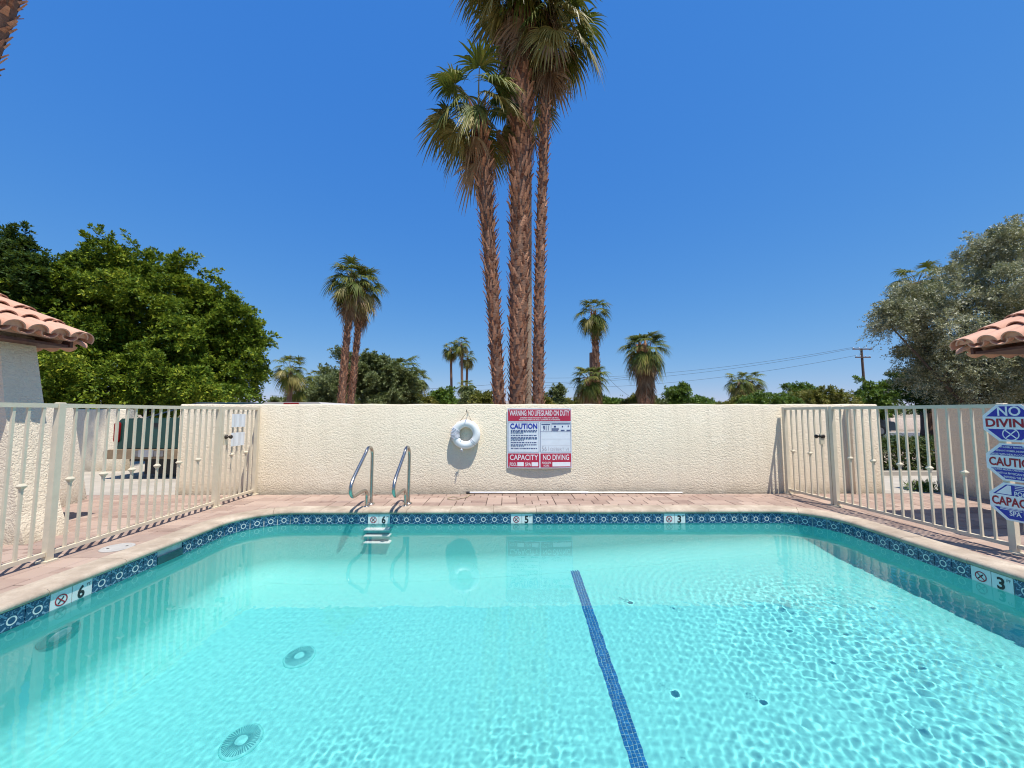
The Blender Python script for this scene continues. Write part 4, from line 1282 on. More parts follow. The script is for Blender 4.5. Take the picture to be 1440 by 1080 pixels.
# ================================================================ vegetation
def leaf_mat(name, stops, trans=0.3, rough=0.5, spec=0.4, tcol=None):
    t = NT(name)
    ge = t.n('NewGeometry')
    nz = t.noise(ge.outputs['Position'], 0.9, 3)
    f = t.math('ADD', t.math('MULTIPLY', ge.outputs['Random Per Island'], 0.7), t.math('MULTIPLY', t.math('SUBTRACT', nz, 0.35), 0.9), clamp=True)
    c = t.ramp(f, stops)
    t.base(c); t.set(Roughness=rough); t.b.inputs['Specular IOR Level'].default_value = spec
    tr = t.n('BsdfTranslucent'); 
    t.l(t.mix(0.6, c, tcol or (0.20, 0.26, 0.03)), tr.inputs['Color'])
    mx = t.n('MixShader'); mx.inputs[0].default_value = trans
    t.l(t.b.outputs[0], mx.inputs[1]); t.l(tr.outputs[0], mx.inputs[2]); t.l(mx.outputs[0], t.out.inputs['Surface'])
    return t.m
M['ficus'] = leaf_mat('glossy_ficus_leaf', [(0.0, (0.041, 0.083, 0.009)), (0.45, (0.102, 0.175, 0.015)), (0.8, (0.293, 0.351, 0.027)), (1.0, (0.600, 0.570, 0.065))], 0.28, 0.55, 0.18)  # bright end of the ramp puts sunlit highlights into the leaf colour
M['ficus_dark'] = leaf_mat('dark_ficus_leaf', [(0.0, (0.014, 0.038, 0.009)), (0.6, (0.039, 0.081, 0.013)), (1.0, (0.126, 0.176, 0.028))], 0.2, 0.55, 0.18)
M['olive'] = leaf_mat('silver_olive_leaf', [(0.0, (0.099, 0.116, 0.055)), (0.4, (0.256, 0.270, 0.150)), (0.75, (0.484, 0.464, 0.299)), (1.0, (0.600, 0.600, 0.521))], 0.15, 0.5)
M['grey_leaf'] = leaf_mat('grey_green_leaf', [(0.0, (0.058, 0.082, 0.031)), (0.5, (0.144, 0.180, 0.064)), (1.0, (0.288, 0.306, 0.122))], 0.2, 0.6)
M['mid_leaf'] = leaf_mat('mid_green_leaf', [(0.0, (0.038, 0.083, 0.011)), (0.5, (0.096, 0.184, 0.024)), (1.0, (0.230, 0.300, 0.044))], 0.25, 0.5)
M['yellow_leaf'] = leaf_mat('yellow_green_leaf', [(0.0, (0.075, 0.090, 0.014)), (0.5, (0.180, 0.180, 0.030)), (1.0, (0.330, 0.270, 0.060))], 0.25, 0.6)
M['hedge_leaf'] = leaf_mat('hedge_leaf', [(0.0, (0.015, 0.035, 0.010)), (0.6, (0.05, 0.085, 0.018)), (0.85, (0.14, 0.15, 0.04)), (1.0, (0.24, 0.13, 0.08))], 0.2, 0.5)
M['bark'] = simple('grey_brown_bark', (0.085, 0.065, 0.05), 0.9, 0, 0.3, 9, 0.8, 30)
def palm_bark(name, a, b_):
    t = NT(name); p = t.pos()
    mp = t.n('Mapping'); t.l(p, mp.inputs['Vector']); mp.inputs['Scale'].default_value = (1, 1, 5)
    nz = t.noise(mp.outputs[0], 5, 5)
    ge = t.n('NewGeometry')
    t.base(t.ramp(t.math('ADD', t.math('MULTIPLY', nz, 0.6), t.math('MULTIPLY', ge.outputs['Random Per Island'], 0.4)), [(0.25, a), (0.75, b_)]))
    t.set(Roughness=0.85); t.l(t.bump(nz, 0.7, 0.02), t.b.inputs['Normal'])
    return t.m
M['boot'] = palm_bark('palm_leaf_base', (0.12, 0.036, 0.017), (0.74, 0.385, 0.22))
M['trunk_grey'] = palm_bark('bare_palm_trunk', (0.20, 0.135, 0.09), (0.42, 0.33, 0.25))
M['trunk_dark'] = palm_bark('dark_palm_trunk', (0.095, 0.045, 0.027), (0.26, 0.15, 0.10))
M['frond'] = leaf_mat('fan_palm_frond', [(0.0, (0.043, 0.071, 0.012)), (0.5, (0.109, 0.142, 0.022)), (0.82, (0.247, 0.228, 0.046)), (1.0, (0.600, 0.457, 0.153))], 0.22, 0.58, 0.22, tcol=(0.14, 0.17, 0.03))
M['frond_old'] = leaf_mat('yellowing_palm_frond', [(0.0, (0.094, 0.105, 0.022)), (0.5, (0.265, 0.224, 0.055)), (1.0, (0.600, 0.508, 0.198))], 0.25, 0.5, tcol=(0.25, 0.2, 0.06))
M['frond_dead'] = leaf_mat('dead_palm_frond', [(0.0, (0.140, 0.081, 0.044)), (0.5, (0.336, 0.216, 0.119)), (1.0, (0.588, 0.446, 0.275))], 0.15, 0.7, tcol=(0.3, 0.18, 0.08))
M['petiole'] = simple('palm_petiole', (0.20, 0.19, 0.07), 0.5, 0, 0.2, 12)

def frond_mesh(e, mat, seed, lp=0.85, rb_=1.0, droop=0.55, spread=2.1, nseg=30, jag=0.18):
    """fan palm leaf in local space: leaves the trunk along +X at elevation e, gravity along -Z"""
    r_ = random.Random(seed)
    mb = MB()
    # petiole
    pts = []; p = Vector((0, 0, 0)); ang = e; n = 6
    for i in range(n + 1):
        pts.append(p.copy()); p = p + Vector((math.cos(ang), 0, math.sin(ang))) * (lp / n); ang -= (0.10 if e > -0.8 else 0.02)
    for i in range(n):
        a, b_ = pts[i], pts[i + 1]
        w0, w1 = 0.028 * (1 - 0.6 * i / n), 0.028 * (1 - 0.6 * (i + 1) / n)
        up = Vector((-math.sin(ang), 0, math.cos(ang)))
        mb.add([a + Vector((0, -w0, 0)), a + Vector((0, w0, 0)), b_ + Vector((0, w1, 0)), b_ + Vector((0, -w1, 0)), a - up * w0 * 0.8, b_ - up * w1 * 0.8],
               [(0, 1, 2, 3), (1, 4, 5, 2), (4, 0, 3, 5)], 1)
    h = pts[-1]; d = Vector((math.cos(ang), 0, math.sin(ang))); s = Vector((0, 1, 0)); nn = d.cross(s) * -1
    if nn.z < 0 and e > -1.0: nn = -nn
    dth = spread * 2 / nseg
    for k in range(nseg):
        th = -spread + dth * (k + 0.5)
        dr = d * math.cos(th) + s * math.sin(th) + nn * (0.16 + 0.12 * abs(math.sin(th)))
        dr.normalize()
        L = rb_ * (0.70 + 0.30 * math.cos(th * 0.8)) * r_.uniform(1 - jag, 1 + jag * 0.4)
        sd = (d * -math.sin(th) + s * math.cos(th)).normalized()
        dk = droop * r_.uniform(0.6, 1.35)
        V = []; T = [0.03, 0.28, 0.52, 0.75, 1.0]
        wid = [0.006, 0.28 * L * dth * 0.55, 0.50 * L * dth * 0.50, 0.55 * L * dth * 0.30, 0.002]
        for t_, w in zip(T, wid):
            q = h + dr * (L * t_) + Vector((0, 0, -1)) * (dk * L * max(0, t_ - 0.25) ** 1.8 * 1.3)
            q = q - dr * (L * dk * 0.30 * max(0, t_ - 0.45) ** 2)
            fold = nn * (w * 0.45)
            V += [q - sd * w, q + fold, q + sd * w]
        Fc = []
        for i in range(4):
            a = 3 * i
            Fc += [(a, a + 1, a + 4, a + 3), (a + 1, a + 2, a + 5, a + 4)]
        mb.add(V, Fc, 0)
    me = bpy.data.meshes.new('frond')
    me.from_pydata([tuple(v) for v in mb.v], [], mb.f)
    me.materials.append(mat); me.materials.append(M['petiole'] if mat is not M['frond_dead'] else M['frond_dead'])
    me.polygons.foreach_set('material_index', mb.m); me.update()
    return me
ELEV = [1.2, 0.85, 0.5, 0.2, -0.1, -0.42, -0.75, -1.02]
FR = {i: [frond_mesh(e, M['frond'] if i < 6 else M['frond_old' if v == 1 else 'frond'], 100 * i + v, droop=0.60 + 0.05 * i) for v in range(2)] for i, e in enumerate(ELEV)}
FO = [frond_mesh(e, M['frond_old'], 900 + k, droop=0.9) for k, e in enumerate((0.0, -0.4, -0.8))]
FD = [frond_mesh(e, M['frond_dead'], 700 + k, lp=0.7, rb_=0.85, droop=0.8, spread=1.5, nseg=20, jag=0.35) for k, e in enumerate((-0.9, -1.2, -1.42))]

def palm(base, top, r0, r1, label, n_green=34, n_dead=26, fs=1.0, boots=True, group=None, seed=1, trunk='boot', bow=0.0, lowest=8, skirt=1.2, boot_from=0.0, flare=1.0, old=0.2, cat='palm tree', ex=0.85):
    r_ = random.Random(seed)
    base, top = Vector(base), Vector(top)
    root = empty('palm_tree', base, label, cat, group)
    N = 14
    ax = top - base; side = Vector((ax.z, 0, -ax.x)); side = side.normalized() if side.length > 0 else Vector((1, 0, 0))
    P = []; RR = []
    for i in range(N + 1):
        u = i / N
        P.append(base + ax * u + side * (bow * math.sin(math.pi * u)))
        k = r0 + (r1 - r0) * u
        if u < 0.04: k *= 1.25
        RR.append(k * r_.uniform(0.96, 1.04))
    mb = MB(); mb.tube(P, RR, 12); mb.build('trunk', M['trunk_dark' if boots and trunk == 'boot' else trunk], root, smooth=True)
    L = ax.length
    def pos(u):
        f = min(max(u * N, 0), N - 1e-6); i = int(f); return P[i].lerp(P[i + 1], f - i), RR[i] + (RR[i + 1] - RR[i]) * (f - i)
    if boots:
        mb = MB(); z = boot_from * L; k = 0
        bw = max(0.10, r0 * 0.55)
        while z < L * 0.995:
            u = z / L; c, rad = pos(u)
            a = k * 2.39996 + r_.uniform(-0.25, 0.25)
            o_ = Vector((math.cos(a), math.sin(a), 0)); t_ = Vector((-math.sin(a), math.cos(a), 0))
            ln = r_.uniform(0.12, 0.24) * (1 + 0.7 * u * flare) * max(0.7, bw / 0.12); w = bw * r_.uniform(0.35, 0.62)
            out = r_.uniform(0.035, 0.11) * (1 + 0.8 * u * flare); tw = r_.uniform(-0.35, 0.35)
            b_ = c + o_ * (rad * 0.93)
            tip = b_ + Vector((0, 0, 1)) * ln + o_ * out + t_ * (tw * ln)
            V = [b_ - t_ * w, b_ + o_ * 0.02, b_ + t_ * w, tip + t_ * w * 0.45 , tip + o_ * 0.015, tip - t_ * w * 0.45]
            mb.add(V, [(0, 1, 4, 5), (1, 2, 3, 4), (3, 5, 4), (0, 5, 3, 2)])
            z += (0.0105 / max(0.12, rad)) * (bw / 0.1) * 0.36; k += 1
        me = bpy.data.meshes.new('boots'); me.from_pydata([tuple(Vector(v) - base) for v in mb.v], [], mb.f); me.materials.append(M['boot'])
        ob = bpy.data.objects.new('boots', me); link(ob, root); ob['kind'] = 'stuff'
    # crown
    for k in range(n_green):
        u = k / max(1, n_green - 1)
        ei = min(lowest - 1, int((u ** ex) * lowest))
        a = k * 2.39996 + r_.uniform(-0.3, 0.3)
        me = FR[ei][r_.randrange(2)]
        if u > 0.5 and r_.random() < old: me = FO[r_.randrange(3)]
        zoff = (1 - u) * 0.35 * fs - 0.15 * fs
        q = top + Vector((math.cos(a), math.sin(a), 0)) * (r1 * 0.4) + Vector((0, 0, zoff))
        s_ = fs * r_.uniform(0.85, 1.12)
        put('frond', me, root, q, rot=(r_.uniform(-0.25, 0.25), r_.uniform(-0.12, 0.12), a), sc=s_)
    for k in range(n_dead):
        u = k / max(1, n_dead - 1)
        a = k * 2.39996 + r_.uniform(-0.4, 0.4)
        c, rad = pos(1 - (0.2 + skirt * u) * fs / L)
        q = c + Vector((math.cos(a), math.sin(a), 0)) * (rad * 0.8)
        put('dead_frond', FD[min(2, int(u * 3 + r_.uniform(0, 0.9)))], root, q, rot=(r_.uniform(-0.2, 0.2), r_.uniform(-0.1, 0.1), a), sc=fs * r_.uniform(0.8, 1.05))
    return root

# the tall clump behind the wall
G = 'tall palms clumped behind the back wall'
palm((-0.20, 12.0, -0.05), (-1.00, 12.0, 11.3), 0.16, 0.23, 'shorter leaning palm on the left of the tall central clump', 26, 8, 1.12, group=G, seed=3, bow=0.06, flare=1.5, skirt=0.8, old=0.5)
palm((0.27, 12.1, -0.05), (0.47, 12.1, 16.1), 0.235, 0.37, 'thickest tallest palm in the middle of the central clump', 40, 20, 1.28, group=G, seed=5, flare=1.3, skirt=1.3, old=0.65)
palm((0.64, 13.1, -0.05), (0.70, 13.1, 12.6), 0.15, 0.13, 'pale bare trunked palm just behind the thickest central palm', 12, 6, 0.8, boots=False, group=G, seed=8, trunk='trunk_grey', old=0.6)
palm((0.90, 12.0, -0.05), (1.38, 12.0, 14.3), 0.175, 0.125, 'slender palm on the right of the tall central clump', 28, 14, 1.12, group=G, seed=13, bow=-0.10, flare=0.2, skirt=0.9, trunk='trunk_dark', old=0.6)

def atpx(px, py, Y, H_=1.39):
    d = Vector(((px - 720) / 540.0, 1, (540 - py) / 540.0))
    d.rotate(Matrix.Rotation(R(4.237), 3, 'X')); d.rotate(Matrix.Rotation(R(-0.53), 3, 'Z'))
    return Vector((0, 0, H_)) + d * (Y / d.y)
def gx(px, Y): return atpx(px, 560, Y).x
def hz(py, Y, px=720): return atpx(px, py, Y).z
# twin palms left of centre
G2 = 'twin palms left of the central clump'
Y = 25.0
palm((gx(478, Y), Y, -0.05), (gx(489, Y), Y, hz(396, Y)), 0.23, 0.17, 'left trunk of the twin palms in front of the grey green tree', 32, 26, 1.0, group=G2, seed=21, skirt=1.3, ex=1.25, trunk='trunk_dark', boot_from=0.0)
palm((gx(484, Y), Y + 0.7, -0.05), (gx(499, Y), Y + 0.7, hz(402, Y)), 0.20, 0.18, 'right leaning trunk of the twin palms in front of the grey green tree', 26, 20, 0.98, group=G2, seed=23, skirt=1.2, ex=1.2, trunk='trunk_dark')
# palms right of the clump
Y = 34.0
palm((gx(842, Y), Y, -0.05), (gx(837, Y), Y, hz(441, Y)), 0.34, 0.20, 'tall slim palm standing over the bushy low palm right of the clump', 26, 6, 1.05, seed=31, trunk='trunk_dark', lowest=8, ex=1.15, skirt=0.9)
palm((gx(832, Y - 2), Y - 2, -0.05), (gx(830, Y - 2), Y - 2, hz(535, Y - 2)), 0.35, 0.35, 'low bushy palm at the foot of the tall slim palm', 40, 30, 0.98, seed=33, trunk='trunk_dark', skirt=1.5, ex=1.3, old=0.3)
mb = MB(); b_ = Vector((gx(835, Y + 1), Y + 1, -0.05)); mb.tube([b_, (b_.x, b_.y, hz(496, Y + 1))], [0.45, 0.34], 12)
o = mb.build('palm_stump', M['trunk_dark'], None, smooth=40); tag(o, 'headless brown palm stump beside the tall slim palm', 'stump')
Y = 30.0
palm((gx(909, Y), Y, -0.05), (gx(908, Y), Y, hz(492, Y)), 0.5, 0.45, 'stout palm with a thick skirt of dead fronds right of the clump', 42, 70, 1.12, seed=41, trunk='trunk_dark', skirt=2.2, ex=1.4, lowest=7, old=0.25)
# thin far palms
G3 = 'trio of thin far palms'
for px, py, Y, sd, lab in ((633, 491, 88, 51, 'left of three thin far palms left of the clump'), (648, 484, 84, 52, 'tallest of three thin far palms left of the clump'), (657, 503, 86, 53, 'lowest right of three thin far palms left of the clump')):
    palm((gx(px + 3 if px < 655 else px - 2, Y), Y, -0.05), (gx(px, Y), Y, hz(py, Y)), 0.34, 0.24, lab, 26, 6, 1.35, boots=False, group=G3, seed=sd, trunk='trunk_dark', skirt=0.6)
G4 = 'small far palms on the skyline'
for px, py, Y, fs, sd, lab in ((407, 520, 48, 1.35, 61, 'small palm on the skyline right beside the big ficus tree'), (419, 545, 52, 1.3, 62, 'low bushy palm on the skyline between ficus and twin palms'),
                              (441, 531, 90, 1.3, 63, 'tiny thin palm on the skyline just left of the grey green tree'), (433, 547, 80, 1.2, 64, 'tiniest low palm on the skyline left of the grey green tree'),
                              (567, 527, 40, 1.5, 65, 'palm fronds showing at the right side of the grey green tree'), (586, 535, 60, 1.3, 66, 'small palm right of the grey green tree'),
                              (655, 545, 70, 1.1, 67, 'short palm at the foot of the thin far trio'), (1040, 538, 55, 1.3, 68, 'left of two dark palms on the skyline left of the utility pole'),
                              (1056, 536, 56, 1.3, 69, 'right of two dark palms on the skyline left of the utility pole'), (444, 549, 85, 1.1, 70, 'dark low palm tucked beside the left foot of the grey green tree'),
                              (1303, 398, 20, 0.85, 71, 'green palm crown poking out of the silver olive tree')):
    palm((gx(px, Y), Y, -0.05), (gx(px, Y), Y, hz(py, Y, px)), 0.32, 0.24, lab, 28, 6, fs, boots=False, group=G4, seed=sd, trunk='trunk_dark', skirt=0.6)
# trunk leaning through the top left corner
tp = atpx(-22, -110, 7.0); t0 = Vector((tp.x - 0.75, 7.0, -0.05)); q_ = atpx(6, 0, 7.0)
palm((q_.x - 0.24 * q_.z, 7.0, -0.05), (q_.x + 1.15, 7.0, q_.z + 4.6), 0.19, 0.15, 'leaning brown palm trunk crossing the top left corner', 22, 6, 1.1, seed=77, trunk='boot', boots=True, flare=0.2)

# ---------------------------------------------------------------- broadleaf trees
def spray_leaves(C, Nrm, per, size, wid, length, rg):
    """leaves set along short twigs that fan out of the crown"""
    n = len(C); m = n * per; ci = np.repeat(np.arange(n), per)
    ax = Nrm + rg.normal(0, 0.45, (n, 3)) + np.array([0, 0, 0.22]); ax /= np.linalg.norm(ax, axis=1, keepdims=True)
    L = length * rg.uniform(0.5, 1.35, n)
    t_ = rg.uniform(0, 1, m) ** 0.8
    A = ax[ci]
    side = rg.normal(0, 1, (m, 3)); side -= A * np.sum(side * A, 1, keepdims=True); side /= np.linalg.norm(side, axis=1, keepdims=True)
    curve = np.array([0, 0, -1.0]) * (0.35 * L[ci] * t_ ** 2)[:, None]
    pos_ = C[ci] + A * ((t_ - 0.4) * L[ci])[:, None] + curve + side * (rg.uniform(0, 1, (m, 1)) * 0.22 * L[ci][:, None] * (1.1 - t_[:, None]))
    d = A * 0.7 + side * 0.9 + rg.normal(0, 0.3, (m, 3)); d /= np.linalg.norm(d, axis=1, keepdims=True)
    u = rg.normal(0, 0.6, (m, 3)) + np.array([0, 0, 1.0]) + Nrm[ci] * 0.4
    w = np.cross(d, u); w /= np.linalg.norm(w, axis=1, keepdims=True) + 1e-9
    nn = np.cross(w, d)
    s = size * rg.uniform(0.6, 1.3, (m, 1)); ww = wid * rg.uniform(0.7, 1.25, (m, 1))
    V = np.stack([pos_, pos_ + d * s * 0.45 + w * ww - nn * ww * 0.25, pos_ + d * s, pos_ + d * s * 0.45 - w * ww - nn * ww * 0.25], 1).reshape(-1, 3)
    return V, np.arange(m * 4).reshape(-1, 4)
def leaves(C, Nrm, per, size, wid, spread, rg, up_bias=0.3, flat=0.5, spray=0.0):
    """leaf-sized faces: C clump centres, Nrm outward directions"""
    if spray: return spray_leaves(C, Nrm, per, size, wid, spray, rg)
    n = len(C); m = n * per
    ci = np.repeat(np.arange(n), per)
    off = rg.normal(0, 1, (m, 3)); nr = Nrm[ci]
    off -= nr * (np.sum(off * nr, 1, keepdims=True)) * flat
    sp = spread * rg.uniform(0.55, 1.3, n)[ci][:, None]
    pos_ = C[ci] + off * sp
    pos_ += nr * rg.uniform(-0.6, 0.6, (m, 1)) * sp
    # leaf direction: mostly outwards, hanging a little
    d = nr * 0.6 + rg.normal(0, 0.75, (m, 3)) + np.array([0, 0, -0.15]); d /= np.linalg.norm(d, axis=1, keepdims=True)
    u = rg.normal(0, 0.7, (m, 3)) + nr * 0.5 + np.array([0, 0, up_bias + 0.5])
    w = np.cross(d, u); w /= np.linalg.norm(w, axis=1, keepdims=True) + 1e-9
    nn = np.cross(w, d)
    s = size * rg.uniform(0.6, 1.3, (m, 1)); ww = wid * rg.uniform(0.7, 1.25, (m, 1))
    a = pos_; b = pos_ + d * s * 0.5 + w * ww - nn * ww * 0.25; c = pos_ + d * s; e = pos_ + d * s * 0.5 - w * ww - nn * ww * 0.25
    V = np.stack([a, b, c, e], 1).reshape(-1, 3)
    return V, np.arange(m * 4).reshape(-1, 4)

def tree(name, base, blobs, mat, label, n_clump, per, size, wid, spread, trunk_r, seed, group=None, fill=0.3, up=0.3, cat='tree', bumpy=0.22, limbs=7, spray=0.0, boughs=0):
    """blobs: (centre, (rx,ry,rz)) ellipsoids the crown is grown on"""
    rg = np.random.default_rng(seed); r_ = random.Random(seed)
    base = Vector(base)
    root = empty(name, base, label, cat, group)
    C = []; Nn = []
    area = np.array([r[0] * r[2] + r[0] * r[1] for _, r in blobs]); area = area / area.sum()
    for (c, r), fr_a in zip(blobs, area):
        k = int(n_clump * fr_a); k2 = int(k * fill)
        d = rg.normal(0, 1, (k + k2, 3)); d /= np.linalg.norm(d, axis=1, keepdims=True)
        bl_r = np.ones(k + k2)
        if boughs:                                   # gather the sprays into boughs with dark gaps between
            nb = max(6, int(boughs * fr_a))
            bd = rg.normal(0, 1, (nb, 3)); bd /= np.linalg.norm(bd, axis=1, keepdims=True)
            bi = rg.integers(0, nb, k); br = rg.uniform(0.80, 1.14, nb)
            wdt = 0.75 / math.sqrt(nb)
            d[:k] = bd[bi] + rg.normal(0, wdt, (k, 3)); d[:k] /= np.linalg.norm(d[:k], axis=1, keepdims=True)
            dist = np.linalg.norm(d[:k] - bd[bi], axis=1)
            bl_r[:k] = br[bi] * (1.04 - 0.30 * np.clip(dist / (2.2 * wdt), 0, 1) ** 2)
        ph = rg.uniform(0, 6.28, 6)
        lump = 1 + bumpy * 0.5 * (np.sin(d[:, 0] * 5 + ph[0]) * np.sin(d[:, 2] * 6 + ph[1]) + np.sin(d[:, 1] * 5 + ph[2] + d[:, 2] * 3)) 
        rad = np.concatenate([rg.uniform(0.86, 1.06, k), rg.uniform(0.3, 0.72, k2)]) * lump * bl_r
        C.append(np.array(c) + d * rad[:, None] * np.array(r)); nn_ = d / np.array(r); nn_ /= np.linalg.norm(nn_, axis=1, keepdims=True); Nn.append(nn_)
    C = np.vstack(C); Nn = np.vstack(Nn)
    ok = C[:, 2] > 0.15; C, Nn = C[ok], Nn[ok]
    V, Fq = leaves(C, Nn, per, size, wid, spread, rg, up, spray=spray)
    me = np_mesh('crown', V - np.array(base), Fq, M[mat])
    ob = bpy.data.objects.new('crown', me); link(ob, root); ob['kind'] = 'stuff'
    # trunk and limbs
    if trunk_r:
        mb = MB(); cz = min(c[2] - r[2] * 0.2 for c, r in blobs); fork = Vector((base.x, base.y, max(0.6, cz * 0.45)))
        mb.tube([base, base.lerp(fork, 0.5) + Vector((r_.uniform(-.1, .1), 0, 0)), fork], [trunk_r * 1.25, trunk_r, trunk_r * 0.85], 10); mb.build('trunk', M['bark'], root, smooth=True)
        for k in range(limbs):
            c, r = blobs[k % len(blobs)]
            e = Vector(c) + Vector((r_.uniform(-.6, .6) * r[0], r_.uniform(-.6, .6) * r[1], r_.uniform(0, .6) * r[2]))
            md = fork.lerp(e, 0.5) + Vector((r_.uniform(-.2, .2), r_.uniform(-.2, .2), r_.uniform(-.1, .3))) * r[0] * 0.4
            mb = MB(); mb.tube([fork, fork.lerp(md, 0.5), md, md.lerp(e, 0.6), e], [trunk_r * 0.6, trunk_r * 0.45, trunk_r * 0.32, trunk_r * 0.2, trunk_r * 0.07], 7); mb.build('limb', M['bark'], root, smooth=True)
    return root
def blob(px, py, Y, rx, rz, ry=None):
    """ellipsoid from a picture position, at a real distance and size"""
    c = atpx(px, py, Y); k = Y / 540.0
    return (tuple(c), (rx * k, (ry or (rx + rz) / 2) * k, rz * k))

Y = 15.5
tree('ficus_tree', (gx(215, Y), Y, -0.05), [blob(205, 440, Y, 100, 85), blob(300, 470, Y, 56, 70), blob(120, 440, Y - 0.5, 90, 78), blob(340, 515, Y, 36, 46), blob(325, 455, Y, 32, 36), blob(180, 530, Y - 1.5, 150, 45), blob(200, 378, Y, 34, 28), blob(285, 425, Y, 36, 28), blob(135, 372, Y, 30, 20)],
     'ficus', 'big dense bright green ficus tree behind the left fence', 5200, 42, 0.125, 0.033, 0.20, 0.28, 101, fill=0.35, spray=0.62, bumpy=0.22, boughs=480)
Y = 13.5
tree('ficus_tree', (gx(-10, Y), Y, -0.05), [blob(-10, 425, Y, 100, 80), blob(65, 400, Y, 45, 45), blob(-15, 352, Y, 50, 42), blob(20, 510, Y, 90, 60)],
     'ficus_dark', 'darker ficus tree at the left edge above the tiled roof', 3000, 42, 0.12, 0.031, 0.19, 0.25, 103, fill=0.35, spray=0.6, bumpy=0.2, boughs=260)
Y = 38.0
tree('round_tree', (gx(520, Y), Y, -0.05), [blob(520, 540, Y, 58, 45), blob(470, 555, Y, 30, 28), blob(555, 545, Y, 32, 34), blob(505, 520, Y, 28, 22), blob(540, 517, Y, 22, 18)],
     'grey_leaf', 'wide grey green round tree behind the twin palms', 2400, 40, 0.22, 0.05, 0.30, 0.3, 105, fill=0.3, spray=1.0, bumpy=0.3, boughs=120)
Y = 14.5
tree('olive_tree', (gx(1375, Y), Y, -0.05), [blob(1335, 440, Y, 64, 52), blob(1398, 390, Y, 60, 58), blob(1285, 428, Y, 34, 30), blob(1250, 452, Y, 20, 22), blob(1325, 488, Y, 38, 30), blob(1425, 470, Y, 62, 72), blob(1392, 348, Y, 30, 26), blob(1440, 340, Y, 34, 30), blob(1330, 528, Y, 48, 34), blob(1400, 535, Y, 60, 36), blob(1262, 440, Y, 22, 26)],
     'olive', 'large silver leaved olive tree behind the right fence', 4600, 40, 0.10, 0.0155, 0.23, 0.15, 107, fill=0.12, up=0.1, bumpy=0.45, limbs=14, spray=0.75, boughs=330)
Y = 17.0
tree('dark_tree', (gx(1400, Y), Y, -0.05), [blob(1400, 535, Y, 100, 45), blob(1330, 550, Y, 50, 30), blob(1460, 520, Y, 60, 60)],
     'ficus_dark', 'dark dense tree in the shade under the olive tree', 2200, 42, 0.12, 0.028, 0.22, 0.2, 109, fill=0.4, spray=0.6, boughs=90)  # shade below the olive is put into the dark leaf colour
# trees and bushes along the skyline
SK = [('round_tree', 964, 553, 36, 28, 20, 'mid_leaf', 'fresh green round tree right of the stout palm'), ('bush', 893, 560, 33, 22, 11, 'yellow_leaf', 'olive yellow bush at the foot of the stout palm'),
      ('round_tree', 1165, 556, 44, 46, 20, 'yellow_leaf', 'broad yellow green tree left of the utility pole'), ('round_tree', 1235, 552, 50, 34, 20, 'mid_leaf', 'dark green tree right behind the utility pole'),
      ('round_tree', 1130, 550, 55, 22, 16, 'mid_leaf', 'dark green tree between the yellow green tree and the pair of palms'), ('bush', 1080, 562, 40, 45, 12, 'mid_leaf', 'long mid green bush on the skyline under the pair of palms'),
      ('bush', 1035, 566, 45, 30, 9, 'yellow_leaf', 'low yellowish bush left of the pair of skyline palms'), ('round_tree', 780, 556, 30, 16, 22, 'grey_leaf', 'thin grey green tree right beside the central clump'),
      ('bush', 760, 566, 26, 22, 12, 'yellow_leaf', 'yellow green bush at the right foot of the central clump'), ('bush', 682, 560, 26, 22, 14, 'yellow_leaf', 'yellow green bush at the left foot of the central clump'),
      ('bush', 665, 556, 34, 14, 16, 'grey_leaf', 'grey green bush between thin palms and clump'), ('round_tree', 622, 556, 42, 18, 14, 'mid_leaf', 'dark green small tree below the thin palm trio'),
      ('bush', 592, 560, 40, 24, 11, 'yellow_leaf', 'olive bush right of the grey green tree'), ('bush', 855, 565, 38, 24, 9, 'mid_leaf', 'low green bush between the low palm and the stout palm'),
      ('bush', 640, 566, 60, 40, 8, 'mid_leaf', 'low hedge line below the thin palm trio'), ('bush', 405, 564, 60, 30, 8, 'grey_leaf', 'low grey bush line right of the big ficus'),
      ('bush', 990, 566, 50, 30, 8, 'mid_leaf', 'low green bush right of the fresh green tree'), ('bush', 930, 566, 44, 22, 9, 'grey_leaf', 'grey green bush between stout palm and fresh green tree'),
      ('bush', 808, 567, 50, 20, 8, 'yellow_leaf', 'low yellowish bush left of the low bushy palm')]
for i, (nm, px, py, Y, rx, rz, mt, lab) in enumerate(SK):
    j1, j2, j3 = rnd.uniform(0.4, 0.95), rnd.uniform(0.3, 0.9), rnd.uniform(-0.3, 0.3)
    bl = [blob(px + rx * j3, py + rz * 0.15, Y, rx * 0.6, rz * 0.78), blob(px - rx * 0.5, py + rz * (1 - j1), Y, rx * 0.42, rz * j1 * 0.8), blob(px + rx * 0.5, py + rz * (1 - j2), Y, rx * 0.42, rz * j2 * 0.8)]
    k = Y / 540.0
    bl.append(((bl[0][0][0], Y, max(0.5, bl[0][0][2] - rz * k * 1.2)), (rx * k * 0.8, rx * k * 0.6, rz * k * 0.9)))
    tree(nm, (gx(px, Y), Y, -0.05), bl, mt, lab, 460, 30, 0.0058 * Y, 0.0013 * Y, 0.0085 * Y, 0.005 * Y, 200 + i, 'bushes and small trees on the skyline', fill=0.45, cat='tree' if nm == 'round_tree' else 'bush', limbs=4, spray=0.024 * Y, boughs=46, bumpy=0.5)
